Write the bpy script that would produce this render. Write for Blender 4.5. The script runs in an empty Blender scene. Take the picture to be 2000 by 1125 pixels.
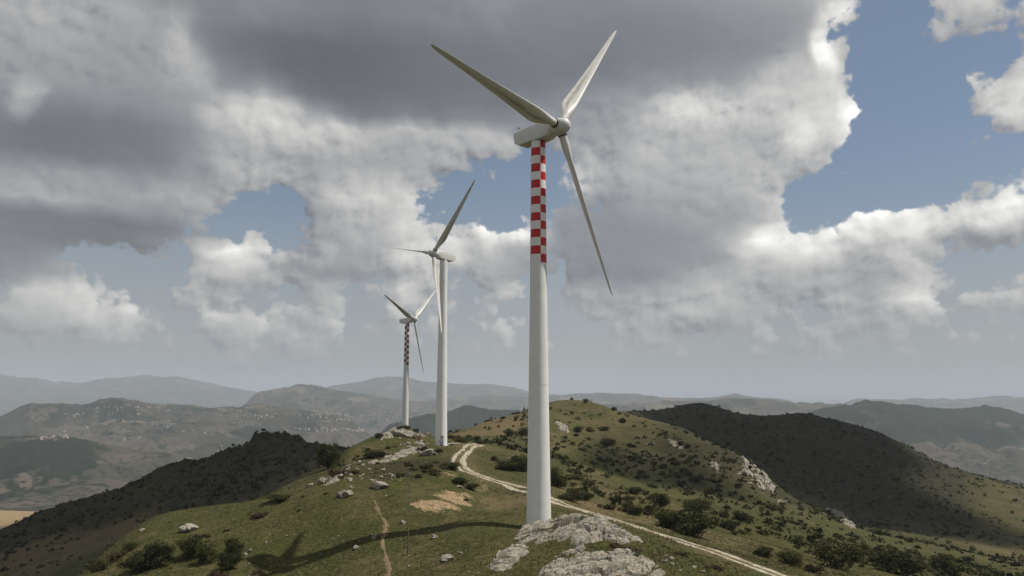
import bpy, bmesh, math, random
import numpy as np
from mathutils import Vector, Matrix

sc = bpy.context.scene
COL = sc.collection
R = math.radians

# ------------------------------------------------------------------ camera
F_PX = 1550.0                     # focal length in pixels of the 2000 px wide photograph
HZ = 770.0                        # row of the horizon
CAMZ = 16.0
PITCH = math.atan((HZ - 562.5) / F_PX)
ROLL = 0.003
cam_d = bpy.data.cameras.new('camera')
cam_d.sensor_width = 36.0
cam_d.lens = 36.0 * F_PX / 2000.0
cam_d.clip_start = 0.5
cam_d.clip_end = 200000.0
cam = bpy.data.objects.new('camera', cam_d)
COL.objects.link(cam)
_right = Vector((1, 0, 0)); _fwd = Vector((0, math.cos(PITCH), math.sin(PITCH))); _up = Vector((0, -math.sin(PITCH), math.cos(PITCH)))
_r2 = _right * math.cos(ROLL) + _up * math.sin(ROLL)
_u2 = -_right * math.sin(ROLL) + _up * math.cos(ROLL)
cam.matrix_world = Matrix(((_r2.x, _u2.x, -_fwd.x, 0), (_r2.y, _u2.y, -_fwd.y, 0), (_r2.z, _u2.z, -_fwd.z, CAMZ), (0, 0, 0, 1)))
sc.camera = cam

def ray(px, py):
    a = (px - 1000.0) / F_PX; b = (562.5 - py) / F_PX
    return _fwd + _r2 * a + _u2 * b
def us(px, py):                   # (x/y, drop per metre) of a sight line
    d = ray(px, py)
    return d.x / d.y, -d.z / d.y
def sky_xy(px, py):               # azimuth and elevation of a sight line, in 1/1550 rad
    d = ray(px, py)
    return math.atan2(d.x, d.y) * 1550, math.atan2(d.z, math.hypot(d.x, d.y)) * 1550

# ------------------------------------------------------------------ sun, sky, exposure
SUN_EL = R(59.0)
SUN_AZ = R(4.0)                  # from +x towards +y
SUN = Vector((math.cos(SUN_EL) * math.cos(SUN_AZ), math.cos(SUN_EL) * math.sin(SUN_AZ), math.sin(SUN_EL)))
sd = bpy.data.lights.new('sun', 'SUN')
sd.energy = 4.4
sd.angle = R(0.53)
sd.color = (1.0, 0.955, 0.88)
sun = bpy.data.objects.new('sun', sd)
sun.rotation_euler = SUN.to_track_quat('Z', 'Y').to_euler()
sun.location = (60, 0, 120)
COL.objects.link(sun)

sc.view_settings.view_transform = 'Standard'
sc.view_settings.look = 'None'
sc.view_settings.gamma = 1.0
sc.view_settings.exposure = 0.0
sc.view_settings.use_curve_mapping = False
sc.render.film_transparent = False
cy = sc.cycles
cy.use_denoising = True
cy.max_bounces = 4
cy.diffuse_bounces = 2
cy.glossy_bounces = 1
cy.transmission_bounces = 2
cy.transparent_max_bounces = 4
cy.volume_bounces = 0
cy.caustics_reflective = False
cy.caustics_refractive = False

def s2l(v):
    v = v / 255.0
    return v / 12.92 if v <= 0.04045 else ((v + 0.055) / 1.055) ** 2.4

class NT:
    """small node builder"""
    def __init__(self, tree): self.t = tree; self.n = tree.nodes; self.l = tree.links
    def new(self, typ, **kw):
        n = self.n.new(typ)
        for k, v in kw.items(): setattr(n, k, v)
        return n
    def put(self, sock, v):
        if isinstance(v, bpy.types.NodeSocket): self.l.new(v, sock)
        elif v is not None: sock.default_value = v
    def math(self, op, a, b=None, c=None, clamp=False):
        n = self.new('ShaderNodeMath', operation=op, use_clamp=clamp)
        self.put(n.inputs[0], a); self.put(n.inputs[1], b)
        if c is not None: self.put(n.inputs[2], c)
        return n.outputs[0]
    def vec(self, op, a, b=None, scale=None):
        n = self.new('ShaderNodeVectorMath', operation=op)
        self.put(n.inputs[0], a); self.put(n.inputs[1], b)
        if scale is not None: self.put(n.inputs['Scale'], scale)
        return n.outputs['Value'] if op in ('LENGTH', 'DOT_PRODUCT', 'DISTANCE') else n.outputs[0]
    def rng(self, v, a, b, c=0.0, d=1.0, kind='SMOOTHSTEP'):
        n = self.new('ShaderNodeMapRange', interpolation_type=kind)
        self.put(n.inputs[0], v); self.put(n.inputs[1], a); self.put(n.inputs[2], b); self.put(n.inputs[3], c); self.put(n.inputs[4], d)
        return n.outputs[0]
    def mixf(self, f, a, b):
        n = self.new('ShaderNodeMix', data_type='FLOAT')
        self.put(n.inputs[0], f); self.put(n.inputs[2], a); self.put(n.inputs[3], b)
        return n.outputs[0]
    def mixc(self, f, a, b, blend='MIX'):
        n = self.new('ShaderNodeMix', data_type='RGBA', blend_type=blend)
        self.put(n.inputs[0], f)
        self.put(n.inputs[6], a if isinstance(a, bpy.types.NodeSocket) else (*a, 1))
        self.put(n.inputs[7], b if isinstance(b, bpy.types.NodeSocket) else (*b, 1))
        return n.outputs[2]
    def noise(self, v, scale, detail=4.0, rough=0.55, dims='3D', color=False, lac=2.0, dist=0.0):
        n = self.new('ShaderNodeTexNoise', noise_dimensions=dims)
        self.put(n.inputs['Vector'], v)
        self.put(n.inputs['Scale'], scale); self.put(n.inputs['Detail'], detail); self.put(n.inputs['Roughness'], rough)
        self.put(n.inputs['Lacunarity'], lac); self.put(n.inputs['Distortion'], dist)
        return n.outputs['Color'] if color else n.outputs[0]
    def voro(self, v, scale, feature='F1', dims='3D', smooth=None, out='Distance', rand=1.0):
        n = self.new('ShaderNodeTexVoronoi', voronoi_dimensions=dims, feature=feature)
        self.put(n.inputs['Vector'], v); self.put(n.inputs['Scale'], scale)
        self.put(n.inputs['Randomness'], rand)
        if smooth is not None: self.put(n.inputs['Smoothness'], smooth)
        return n.outputs[out]
    def ramp(self, f, stops):
        n = self.new('ShaderNodeValToRGB')
        e = n.color_ramp.elements
        while len(e) < len(stops): e.new(0.5)
        for el, (p, c) in zip(e, stops): el.position = p; el.color = (*c, 1)
        self.put(n.inputs[0], f)
        return n.outputs[0]

# cover of cloud, (x, y, half width, half height, weight[, turn]) in photograph pixels
CLOUD_COVER = [
    # the dark deck overhead
    (650, 60, 900, 420, 1.3), (1250, 60, 560, 330, 1.2), (150, 220, 620, 420, 1.3), (1560, 20, 180, 140, .75), (1480, 140, 300, 220, 1.0),
    (420, 250, 330, 190, 1.0), (800, 300, 300, 100, .8), (930, 280, 130, 70, .55), (120, 440, 420, 75, 1.0), (330, 410, 230, 80, .7),
    (520, 310, 150, 70, .5),
    # the pale mass right of the mast
    (1350, 330, 330, 260, 1.25), (1200, 480, 260, 120, 1.0), (1450, 420, 160, 150, .8), (1560, 270, 170, 130, .9), (1655, 240, 70, 60, .8), (1690, 290, 80, 45, .8),
    (1600, 110, 80, 80, .6), (1770, 302, 40, 14, .55), (1120, 360, 70, 60, .6), (1330, 530, 330, 70, .75),
    # bank of cumulus at the right
    (1490, 480, 90, 55, .95), (1580, 485, 110, 50, .95), (1655, 460, 75, 50, .9), (1710, 445, 75, 55, .95), (1780, 455, 100, 65, .95), (1800, 440, 60, 45, .6),
    (1870, 440, 110, 60, .95), (1960, 420, 110, 80, 1.0), (2050, 400, 120, 110, 1.0), (1680, 530, 220, 60, .9), (1790, 520, 130, 50, .6), (1960, 490, 130, 35, .5),
    (1760, 590, 105, 50, 1.2), (1810, 570, 75, 50, .9), (1960, 565, 140, 45, 1.1), (1640, 600, 75, 36, 1.0), (1610, 642, 120, 34, 1.0), (1500, 560, 180, 45, .8),
    (1380, 600, 200, 42, 1.0), (1330, 575, 160, 44, .8), (1180, 580, 160, 30, .6),
    # small ones in the blue
    (1886, 151, 62, 40, 2.6), (1950, 212, 120, 60, 2.4), (2010, 185, 90, 95, 2.6), (1942, 281, 44, 30, 2.0), (1760, 302, 60, 24, 1.2), (1900, 15, 210, 60, 1.8), (2000, 10, 170, 70, 1.4), (1800, 5, 90, 40, .8), (1850, 100, 130, 34, -1.2), (1985, 95, 60, 26, -.9),
    # left and centre cumulus
    (720, 400, 170, 95, 1.4), (650, 460, 110, 120, 1.2), (780, 440, 110, 80, .6), (690, 520, 130, 60, .75), (610, 400, 60, 40, .5), (830, 370, 80, 50, .6),
    (480, 505, 100, 52, 1.9), (430, 522, 120, 44, 1.6), (375, 540, 80, 30, 1.1), (540, 520, 90, 46, 1.0), (630, 545, 140, 34, .6),
    (830, 510, 100, 52, 1.3), (900, 505, 110, 50, 1.2), (960, 480, 75, 60, 1.4), (1005, 460, 75, 55, 1.4), (1060, 440, 65, 50, 1.4), (960, 530, 130, 34, .8), (1010, 565, 160, 30, .6),
    (80, 600, 200, 60, .8), (150, 570, 90, 40, .6), (30, 590, 90, 50, .6), (220, 600, 90, 50, .65), (430, 620, 130, 54, 1.6), (510, 625, 80, 46, 1.3), (640, 605, 110, 50, 1.2), (265, 620, 60, 40, 1.3), (120, 650, 240, 40, .8), (560, 660, 220, 34, .7), (1000, 640, 180, 34, .8), (1700, 665, 280, 34, .7), (1450, 690, 240, 30, .65), (1250, 690, 200, 26, .55),
    (795, 580, 60, 48, 1.4), (770, 605, 80, 32, 1.0), (690, 632, 90, 26, .95), (930, 642, 140, 26, .9), (1240, 660, 150, 26, .7), (60, 500, 130, 50, .5),
    # holes of blue
    (585, 320, 36, 22, -.9), (1810, 230, 230, 220, -1.5), (1740, 60, 120, 130, -1.4), (950, 390, 150, 110, -2.1), (880, 400, 60, 60, -.6), (520, 415, 130, 95, -2.0), (450, 470, 130, 44, -1.3), (560, 455, 40, 60, -.9), (600, 575, 110, 34, -.9), (1905, 520, 170, 36, -1.6), (1620, 570, 60, 22, -.7), (400, 575, 130, 26, -.7), (900, 575, 130, 24, -.7), (700, 585, 110, 28, -.7), (1040, 605, 150, 22, -.7), (560, 560, 90, 26, -.6), (1270, 630, 220, 14, -.5), (1560, 585, 70, 18, -.5), (700, 330, 60, 14, -.3), (1075, 380, 40, 75, -.8),
    (1640, 370, 190, 75, -1.4), (1570, 430, 100, 36, -1.1), (1670, 150, 50, 60, -.8), (240, 505, 240, 48, -1.5), (330, 560, 90, 40, -.7), (700, 590, 60, 40, -.5),
]
# brightness of cloud as it reads in the photograph, (x, y, half width, half height, grey 0-255, strength)
CLOUD_TONE = [
    (1000, 600, 1600, 160, 168, 1.0), (1000, 760, 1700, 130, 152, .9),
    (700, 60, 900, 300, 122, 1.0), (1250, 80, 500, 230, 128, 1.0), (650, 130, 330, 140, 106, .9), (1000, 170, 330, 120, 116, .7), (520, 10, 240, 60, 140, .8), (830, 30, 200, 60, 136, .6), (960, 15, 90, 40, 150, .5),
    (1500, 60, 180, 140, 140, .8), (1330, 90, 200, 100, 126, .7),
    (130, 60, 330, 160, 160, 1.0), (60, 20, 160, 60, 172, .6), (230, 30, 120, 50, 170, .5), (170, 260, 340, 110, 117, 1.0), (330, 300, 200, 90, 122, .9), (60, 280, 180, 70, 112, .7), (240, 130, 200, 90, 148, .6), (430, 210, 120, 110, 152, .8),
    (45, 185, 46, 44, 182, .95), (345, 90, 56, 90, 178, .9), (385, 150, 50, 46, 172, .8), (470, 215, 90, 40, 186, .8), (520, 235, 120, 70, 202, .9), (580, 250, 130, 60, 196, .8), (450, 300, 130, 60, 176, .8), (500, 350, 130, 50, 178, .8), (340, 385, 110, 40, 166, .8),
    (130, 335, 150, 34, 158, .9), (70, 385, 140, 26, 164, .9), (330, 360, 120, 30, 146, .5), (100, 445, 380, 44, 108, 1.0), (330, 440, 200, 36, 118, .8), (420, 460, 90, 24, 128, .6), (20, 510, 160, 50, 128, .9), (120, 415, 200, 20, 140, .4),
    (760, 270, 200, 36, 186, .85), (660, 275, 110, 40, 198, .7), (700, 315, 180, 40, 160, .8), (800, 300, 120, 30, 150, .5), (930, 275, 130, 40, 186, .8), (870, 320, 110, 30, 174, .6), (1000, 285, 50, 30, 182, .5),
    (1300, 300, 360, 160, 168, 1.0), (1200, 230, 200, 70, 150, .8), (1390, 215, 190, 44, 208, .9), (1330, 200, 60, 40, 205, .6), (1480, 195, 150, 60, 190, .8), (1560, 150, 90, 80, 182, .8), (1610, 95, 36, 50, 212, .9), (1640, 25, 40, 40, 206, .8),
    (1240, 470, 310, 105, 132, 1.0), (1150, 450, 120, 90, 136, .8), (1200, 535, 260, 32, 130, .9), (1350, 400, 130, 80, 158, .6), (1275, 280, 60, 40, 186, .6), (1440, 340, 100, 60, 178, .6), (1130, 345, 60, 40, 196, .8),
    (1560, 265, 60, 50, 212, .9), (1655, 225, 46, 44, 210, .9), (1690, 290, 60, 30, 190, .8), (1640, 310, 90, 20, 178, .6), (1500, 330, 70, 60, 180, .6), (1510, 390, 40, 40, 186, .6), (1400, 470, 50, 30, 170, .5),
    (1480, 470, 70, 36, 212, .95), (1580, 480, 90, 28, 216, .95), (1655, 450, 60, 34, 214, .9), (1710, 430, 60, 36, 216, .9), (1760, 465, 40, 36, 200, .6), (1790, 430, 46, 34, 206, .9), (1890, 425, 90, 38, 212, .9), (1970, 400, 70, 60, 216, .9), (1690, 490, 90, 34, 176, .7), (1800, 500, 80, 40, 196, .5),
    (1910, 480, 160, 26, 150, .95), (1690, 540, 130, 24, 150, .8), (1560, 545, 110, 24, 164, .5), (1450, 525, 130, 20, 172, .5), (1380, 545, 130, 22, 182, .6), (1960, 550, 130, 30, 188, .7), (1800, 570, 80, 34, 196, .8), (1740, 580, 40, 30, 192, .6), (1730, 605, 60, 18, 170, .5), (1390, 575, 60, 28, 192, .7), (1320, 600, 90, 16, 186, .6), (1640, 592, 34, 18, 192, .7), (1600, 635, 80, 14, 184, .6),
    (1886, 148, 40, 22, 192, .9), (1955, 205, 70, 50, 198, .9), (1990, 150, 30, 30, 200, .7), (1970, 235, 90, 20, 182, .7), (1900, 30, 200, 50, 164, .9), (1850, 40, 60, 20, 178, .6), (1980, 10, 160, 26, 150, .8),
    (720, 370, 110, 36, 206, .9), (830, 375, 40, 30, 196, .7), (690, 420, 60, 26, 205, .6), (640, 380, 40, 40, 190, .6), (760, 430, 80, 40, 190, .6), (660, 470, 120, 40, 164, .7), (680, 525, 150, 36, 144, .95), (620, 500, 60, 30, 152, .6), (780, 480, 60, 30, 170, .5),
    (470, 480, 60, 26, 206, .9), (430, 500, 60, 22, 202, .8), (365, 540, 50, 18, 202, .8), (540, 500, 50, 20, 200, .7), (480, 520, 60, 22, 178, .7), (450, 553, 120, 12, 162, .7), (630, 490, 30, 20, 196, .5),
    (800, 510, 60, 26, 200, .8), (880, 490, 50, 26, 204, .8), (960, 460, 40, 34, 208, .9), (1010, 445, 40, 30, 210, .9), (1055, 430, 36, 24, 208, .8), (1030, 500, 90, 34, 150, .8), (970, 520, 60, 24, 168, .5), (870, 530, 90, 16, 186, .6), (1000, 560, 70, 14, 194, .7), (1120, 560, 90, 14, 178, .5),
    (110, 570, 60, 30, 184, .7), (160, 590, 60, 30, 188, .7), (60, 570, 30, 24, 184, .6), (250, 590, 40, 24, 178, .5), (265, 618, 24, 16, 190, .7), (100, 625, 200, 24, 164, .6), (410, 612, 50, 20, 190, .8), (440, 632, 50, 14, 186, .7), (510, 615, 30, 18, 184, .7), (610, 600, 60, 20, 176, .6),
    (800, 565, 30, 22, 196, .8), (770, 600, 40, 18, 190, .7), (690, 630, 50, 10, 186, .7), (930, 640, 90, 10, 180, .6),
]

def build_sky():
    w = bpy.data.worlds.new('World')
    sc.world = w
    w.use_nodes = True
    w.cycles.sampling_method = 'MANUAL'
    w.cycles.sample_map_resolution = 512
    t = NT(w.node_tree)
    t.n.clear()
    STR = 0.1
    sky = t.new('ShaderNodeTexSky', sky_type='NISHITA', sun_disc=False)
    sky.sun_elevation = SUN_EL
    sky.sun_rotation = math.pi / 2 - SUN_AZ
    sky.altitude = 900; sky.air_density = 1.0; sky.dust_density = 1.2; sky.ozone_density = 1.0
    tc = t.new('ShaderNodeTexCoord')
    d = tc.outputs['Generated']
    sep = t.new('ShaderNodeSeparateXYZ'); t.put(sep.inputs[0], d)
    az = t.math('ARCTAN2', sep.outputs[0], sep.outputs[1])
    el = t.math('ARCSINE', sep.outputs[2])
    cmb = t.new('ShaderNodeCombineXYZ')
    t.put(cmb.inputs[0], t.math('MULTIPLY', az, 1550.0)); t.put(cmb.inputs[1], t.math('MULTIPLY', el, 1550.0))
    p0 = cmb.outputs[0]
    # ragged edges: displace the pattern with two turbulent fields
    w1 = t.noise(p0, 1 / 95.0, 2.6, 0.5, '2D', color=True)
    w1 = t.vec('MULTIPLY', t.vec('SUBTRACT', w1, (0.5, 0.5, 0.5)), (64, 42, 0))
    p1 = t.vec('ADD', p0, w1)
    pf = t.vec('ADD', p0, t.vec('SCALE', w1, scale=0.30))
    pf = t.vec('MULTIPLY', pf, (1.0, 1.18, 1.0))
    n1 = t.noise(pf, 1 / 110.0, 10.0, 0.60, '2D')
    n2 = t.noise(t.vec('ADD', pf, (9, 13, 0)), 1 / 110.0, 8.0, 0.58, '2D')
    v1 = t.voro(pf, 1 / 44.0, 'SMOOTH_F1', '2D', 0.30)
    v2 = t.voro(t.vec('ADD', pf, (7, 10, 0)), 1 / 44.0, 'SMOOTH_F1', '2D', 0.30)
    v3 = t.voro(pf, 1 / 17.0, 'SMOOTH_F1', '2D', 0.4)
    # cover and brightness of the cloud field, row by row of elevation, each row one pair of curves over the azimuth
    NR, NC = 31, 140
    XA, XB, YA, YB = -1120.0, 1120.0, -10.0, 890.0
    gx, gy = np.meshgrid(np.linspace(XA, XB, NC), np.linspace(YA, YB, NR))
    def fall(x, y, rx, ry):
        X, Y = sky_xy(x, y)
        X2, _ = sky_xy(x + rx, y); X1, _ = sky_xy(x - rx, y)
        _, Y2 = sky_xy(x, y - ry); _, Y1 = sky_xy(x, y + ry)
        q = 1 - np.sqrt(((gx - X) / ((X2 - X1) / 2)) ** 2 + ((gy - Y) / ((Y2 - Y1) / 2)) ** 2)
        q = np.clip(q, 0, 1)
        return q * q * (3 - 2 * q)
    gS = np.zeros_like(gx)
    for (x, y, rx, ry, wgt) in CLOUD_COVER: gS += wgt * fall(x, y, rx, ry)
    gT = np.full_like(gx, 160.0)
    for (x, y, rx, ry, g, k) in CLOUD_TONE:
        f = fall(x, y, rx * 1.25, ry * 1.25) * k
        gT = gT * (1 - f) + g * f
    # keep the slope gentle at the cloud edges so that the billows decide the outline
    gS = np.clip(gS, -0.25, 1.05)
    for _ in range(2):
        q = np.pad(gS, ((1, 1), (2, 2)), mode='edge')
        gS = sum(wy * wx * q[j:j + NR, i:i + NC] for j, wy in enumerate((.25, .5, .25)) for i, wx in enumerate((.1, .25, .3, .25, .1)))
    # how far each place faces the sun (up and to the right), from the thinning of the cloud that way
    dx, dy = (XB - XA) / (NC - 1), (YB - YA) / (NR - 1)
    gR = np.zeros_like(gS)
    for m in (1, 2):
        sh = np.pad(gS, ((0, m), (0, 2 * m)), mode='edge')[m:, 2 * m:]
        gR += 0.5 * (gS - sh) / m
    gR = np.clip(0.5 + 0.9 * gR, 0, 1)
    gS = np.clip((gS + 1.0) / 3.0, 0, 1)
    gT = np.clip((gT - 80) / 160.0, 0, 1)
    sp = t.new('ShaderNodeSeparateXYZ'); t.put(sp.inputs[0], p1)
    fx = t.rng(sp.outputs[0], XA, XB, 0, 1, 'LINEAR')
    cx = t.new('ShaderNodeCombineXYZ')
    for i in range(3): t.put(cx.inputs[i], fx)
    acc = None
    for k in range(NR):
        c = t.new('ShaderNodeRGBCurve')
        for ch, g in ((0, gS), (1, gT), (2, gR)):
            cur = c.mapping.curves[ch]
            cur.points[0].location = (0, g[k, 0]); cur.points[1].location = (1, g[k, -1])
            for j in range(1, NC - 1): cur.points.new(j / (NC - 1), g[k, j])
        c.mapping.update()
        t.put(c.inputs['Color'], cx.outputs[0])
        if acc is None: acc = c.outputs[0]
        else:
            y0 = YA + (YB - YA) * (k - 1) / (NR - 1); y1 = YA + (YB - YA) * k / (NR - 1)
            acc = t.mixc(t.rng(sp.outputs[1], y0, y1, 0, 1, 'LINEAR'), acc, c.outputs[0])
    sc2 = t.new('ShaderNodeSeparateColor'); t.put(sc2.inputs[0], acc)
    S = t.math('MULTIPLY_ADD', sc2.outputs[0], 3.0, -1.0)
    T = t.math('MULTIPLY_ADD', sc2.outputs[1], 160.0 / 255, 80.0 / 255)
    T = t.math('MULTIPLY', t.math('POWER', T, 2.8), 1.48)
    # rows of small cumulus fill the air low over the hills
    low = t.math('MULTIPLY', t.rng(el, R(1.5), R(4.0), 0.0, 0.12), t.rng(el, R(9.0), R(13.0), 1.0, 0.0))
    S = t.math('ADD', S, low)
    # well above and outside the photograph the sky stays broken overcast
    S = t.math('ADD', S, t.rng(el, R(31), R(48), 0.0, 0.75))
    S = t.math('ADD', S, t.rng(t.math('ABSOLUTE', az), R(36), R(60), 0.0, 0.45))
    fine = t.math('ADD', t.math('MULTIPLY', t.math('SUBTRACT', n1, 0.5), 1.7),
                  t.math('ADD', t.math('MULTIPLY', t.math('SUBTRACT', 0.42, v1), 0.42), t.math('MULTIPLY', t.math('SUBTRACT', 0.42, v3), 0.22)))
    dens = t.math('ADD', S, fine)
    alpha = t.rng(dens, 0.28, 0.50)
    # the relief of the billows, lit from the sun's side
    relief = t.math('ADD', t.math('MULTIPLY', t.math('SUBTRACT', n1, n2), 1.7), t.math('MULTIPLY', t.math('SUBTRACT', v2, v1), 0.42))
    relief = t.math('ADD', relief, t.math('MULTIPLY', t.math('SUBTRACT', n1, 0.5), 0.55))
    relief = t.math('MULTIPLY', relief, t.rng(dens, 0.45, 1.25, 1.0, 0.42))
    # bright billows show more relief than the flat dark bases
    amp = t.rng(T, s2l(110), s2l(190), 0.15, 1.05)
    gain = t.math('ADD', 1.0, t.math('MULTIPLY', relief, amp))
    facing = t.math('MULTIPLY', t.math('SUBTRACT', sc2.outputs[2], 0.5), 2.0)
    facing = t.math('MAXIMUM', facing, t.math('MULTIPLY', facing, 0.55))
    gain = t.math('ADD', gain, t.math('MULTIPLY', facing, t.rng(dens, 0.4, 1.6, 0.85, 0.45)))
    T = t.math('MULTIPLY', T, gain)
    hue = t.ramp(t.rng(T, s2l(95), s2l(215), 0, 1, 'LINEAR'), [(0.0, (0.955, 0.985, 1.075)), (0.35, (0.985, 0.995, 1.03)), (0.7, (1.015, 1.0, 0.975)), (1.0, (1.02, 1.0, 0.955))])
    ccol = t.vec('SCALE', hue, scale=t.math('MULTIPLY', T, 1.0 / STR))
    skyc = t.mixc(0.35, t.vec('SCALE', sky.outputs[0], scale=0.90), (2.2, 2.65, 3.0))
    veil = t.rng(el, R(17), R(0), 0.0, 0.92)
    skyc = t.mixc(veil, skyc, (3.5, 3.52, 3.55))
    # low clouds sink into the pale air near the horizon
    alpha = t.math('MULTIPLY', alpha, t.rng(el, R(0.3), R(2.6), 0.0, 0.92))
    col = t.mixc(alpha, skyc, ccol)
    bg = t.new('ShaderNodeBackground')
    t.put(bg.inputs['Color'], col); bg.inputs['Strength'].default_value = STR
    out = t.new('ShaderNodeOutputWorld')
    t.l.new(bg.outputs[0], out.inputs['Surface'])
build_sky()
#__END_SKY__

# ------------------------------------------------------------------ helpers
def _hash(ix, iy, seed):
    h = (ix.astype(np.int64) * 374761393 + iy.astype(np.int64) * 668265263 + seed * 1442695041) & 0xffffffff
    h = ((h ^ (h >> 13)) * 1274126177) & 0xffffffff
    h = (h ^ (h >> 16)) & 0xffffffff
    return h.astype(np.float64) / 4294967295.0
def vnoise(x, y, seed=0):
    """value noise in -1..1"""
    x0 = np.floor(x); y0 = np.floor(y)
    fx = x - x0; fy = y - y0
    fx = fx * fx * fx * (fx * (fx * 6 - 15) + 10); fy = fy * fy * fy * (fy * (fy * 6 - 15) + 10)
    a = _hash(x0, y0, seed); b = _hash(x0 + 1, y0, seed); c = _hash(x0, y0 + 1, seed); d = _hash(x0 + 1, y0 + 1, seed)
    return ((a * (1 - fx) + b * fx) * (1 - fy) + (c * (1 - fx) + d * fx) * fy) * 2 - 1
def fbm(x, y, wave, octs=4, gain=0.5, seed=0, ridged=False):
    s = 0; a = 1.0; tot = 0
    c, sn = math.cos(0.6), math.sin(0.6)
    X = x / wave; Y = y / wave
    for o in range(octs):
        n = vnoise(X + o * 17.3, Y - o * 9.1, seed + o)
        if ridged: n = 1 - 2 * np.abs(n)
        s = s + a * n; tot += a; a *= gain
        X, Y = (c * X - sn * Y) * 2.03, (sn * X + c * Y) * 2.03
    return s / tot
def sstep(a, b, v):
    q = np.clip((v - a) / (b - a), 0, 1)
    return q * q * (3 - 2 * q)

# ------------------------------------------------------------------ terrain heights
# sight lines (pixel column, pixel row) with the distance at which they meet the ground
GROUND_PTS = [
    # foot of the near mast, the levelled pad and the foreground
    (1054, 1030, 100.5), (960, 1024, 101), (900, 1020, 102), (1000, 990, 116), (940, 985, 120), (1080, 1010, 108), (900, 1000, 110), (1010, 960, 131),
    (1130, 1016, 92), (1200, 1035, 90), (1060, 1075, 84), (960, 1120, 76), (1120, 1125, 76), (1300, 1110, 78), (1000, 1300, 50), (700, 1330, 50), (1300, 1320, 50), (400, 1400, 50), (1700, 1450, 50), (2050, 1500, 50), (-50, 1500, 50),
    # knoll left of the pad, slope where the shadow lies, left flank
    (870, 985, 112), (830, 960, 119), (900, 945, 126), (800, 930, 126), (860, 915, 140), (760, 905, 146), (740, 945, 120), (670, 960, 117), (700, 990, 110), (600, 1000, 111), (800, 1010, 106),
    (555, 1098, 98.3), (720, 1075, 95), (850, 1050, 97), (640, 1040, 104.5), (650, 992, 110.5), (500, 1040, 108), (400, 1060, 107), (300, 1095, 102), (700, 1125, 86), (450, 1125, 94), (220, 1120, 100),
    (160, 1122, 99), (300, 1010, 126), (240, 1060, 112), (420, 985, 133), (500, 974, 138), (560, 948, 146), (620, 920, 158), (690, 872, 188), (740, 851, 208), (790, 838, 226),
    # the ridge from the knoll to the second mast and over its back
    (857, 866, 209), (820, 868, 200), (760, 880, 190), (700, 905, 172), (900, 872, 200), (830, 848, 232), (870, 856, 240), (920, 862, 240), (790, 862, 335), (870, 862, 330), (720, 900, 300),
    # track and the slope below it
    (925, 868, 212), (893, 900, 168), (908, 918, 156), (950, 932, 143), (1030, 955, 131), (1085, 980, 121), (1200, 1015, 108), (1300, 1045, 99), (1400, 1080, 91), (1500, 1115, 85), (1600, 1165, 78),
    (1150, 985, 130), (1230, 1000, 128), (1350, 1035, 125), (1450, 1060, 122), (1560, 1090, 120), (1680, 1125, 115), (1250, 970, 175), (1400, 1010, 165), (1550, 1060, 155), (1640, 1090, 150), (1750, 1105, 155), (1900, 1125, 160), (2050, 1150, 160),
    (1000, 900, 190), (1080, 930, 170), (970, 880, 225), (1050, 890, 250), (1150, 935, 225), (1300, 965, 220), (1450, 1000, 210), (1600, 1045, 205), (1750, 1080, 205), (1900, 1100, 205), (2050, 1115, 205),
    # hill behind the saddle, its crest and the spur to the right
    (890, 846, 380), (940, 828, 400), (1000, 804, 430), (1050, 790, 460), (1100, 785, 480), (1150, 784, 490), (1200, 796, 490), (1235, 806, 490), (1290, 824, 470), (1350, 843, 440), (1430, 880, 400), (1480, 920, 360), (1530, 966, 325), (1600, 1004, 290), (1700, 1040, 265), (1850, 1078, 245), (2000, 1106, 235),
    (960, 850, 310), (1050, 850, 340), (1100, 870, 330), (1200, 870, 360), (1150, 825, 430), (1250, 920, 300), (1300, 880, 370), (1380, 920, 320), (1450, 965, 280),
    # valley behind the spur, then the dark ridge
    (1300, 862, 620), (1400, 905, 560), (1500, 960, 480), (1570, 995, 430), (1680, 1035, 370), (1800, 1062, 340), (1950, 1085, 320), (2080, 1100, 310),
    (1100, 800, 640), (1000, 830, 640), (1180, 808, 680),
    (1230, 803, 800), (1300, 798, 860), (1370, 792, 900), (1450, 815, 880), (1520, 818, 860), (1570, 811, 850), (1660, 830, 820), (1720, 845, 800), (1770, 870, 780), (1830, 904, 740), (1920, 930, 700), (2000, 952, 680), (2100, 975, 660),
    (1500, 870, 650), (1600, 930, 570), (1700, 980, 500), (1800, 1022, 450), (1900, 1052, 420), (2020, 1068, 410), (1380, 850, 720),
    # back of the near ridge at the left, then the dark left ridge
    (560, 1010, 190), (450, 1050, 185), (300, 1110, 175), (150, 1180, 165), (650, 920, 250), (0, 1230, 160), (-100, 1300, 150), (0, 1200, 100), (100, 1180, 110),
    (700, 869, 430), (660, 878, 450), (620, 866, 480), (560, 859, 520), (510, 852, 540), (480, 881, 550), (430, 905, 570), (370, 900, 600), (320, 911, 600), (280, 936, 600), (210, 967, 610), (120, 990, 620), (0, 1036, 620), (-100, 1070, 620),
    (0, 1090, 800), (120, 1040, 760), (210, 1015, 760), (300, 985, 780), (480, 925, 650), (560, 900, 670), (620, 905, 640), (660, 905, 620), (-100, 1120, 780), (700, 895, 560),
    (890, 866, 490), (940, 848, 500), (1000, 820, 530), (1050, 808, 560), (1100, 802, 590), (850, 880, 480), (800, 890, 470),
    (600, 940, 330), (450, 960, 370), (350, 1000, 360), (220, 1040, 390), (250, 1065, 280), (100, 1085, 370), (0, 1118, 370), (-100, 1150, 370), (560, 905, 400),
]
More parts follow.
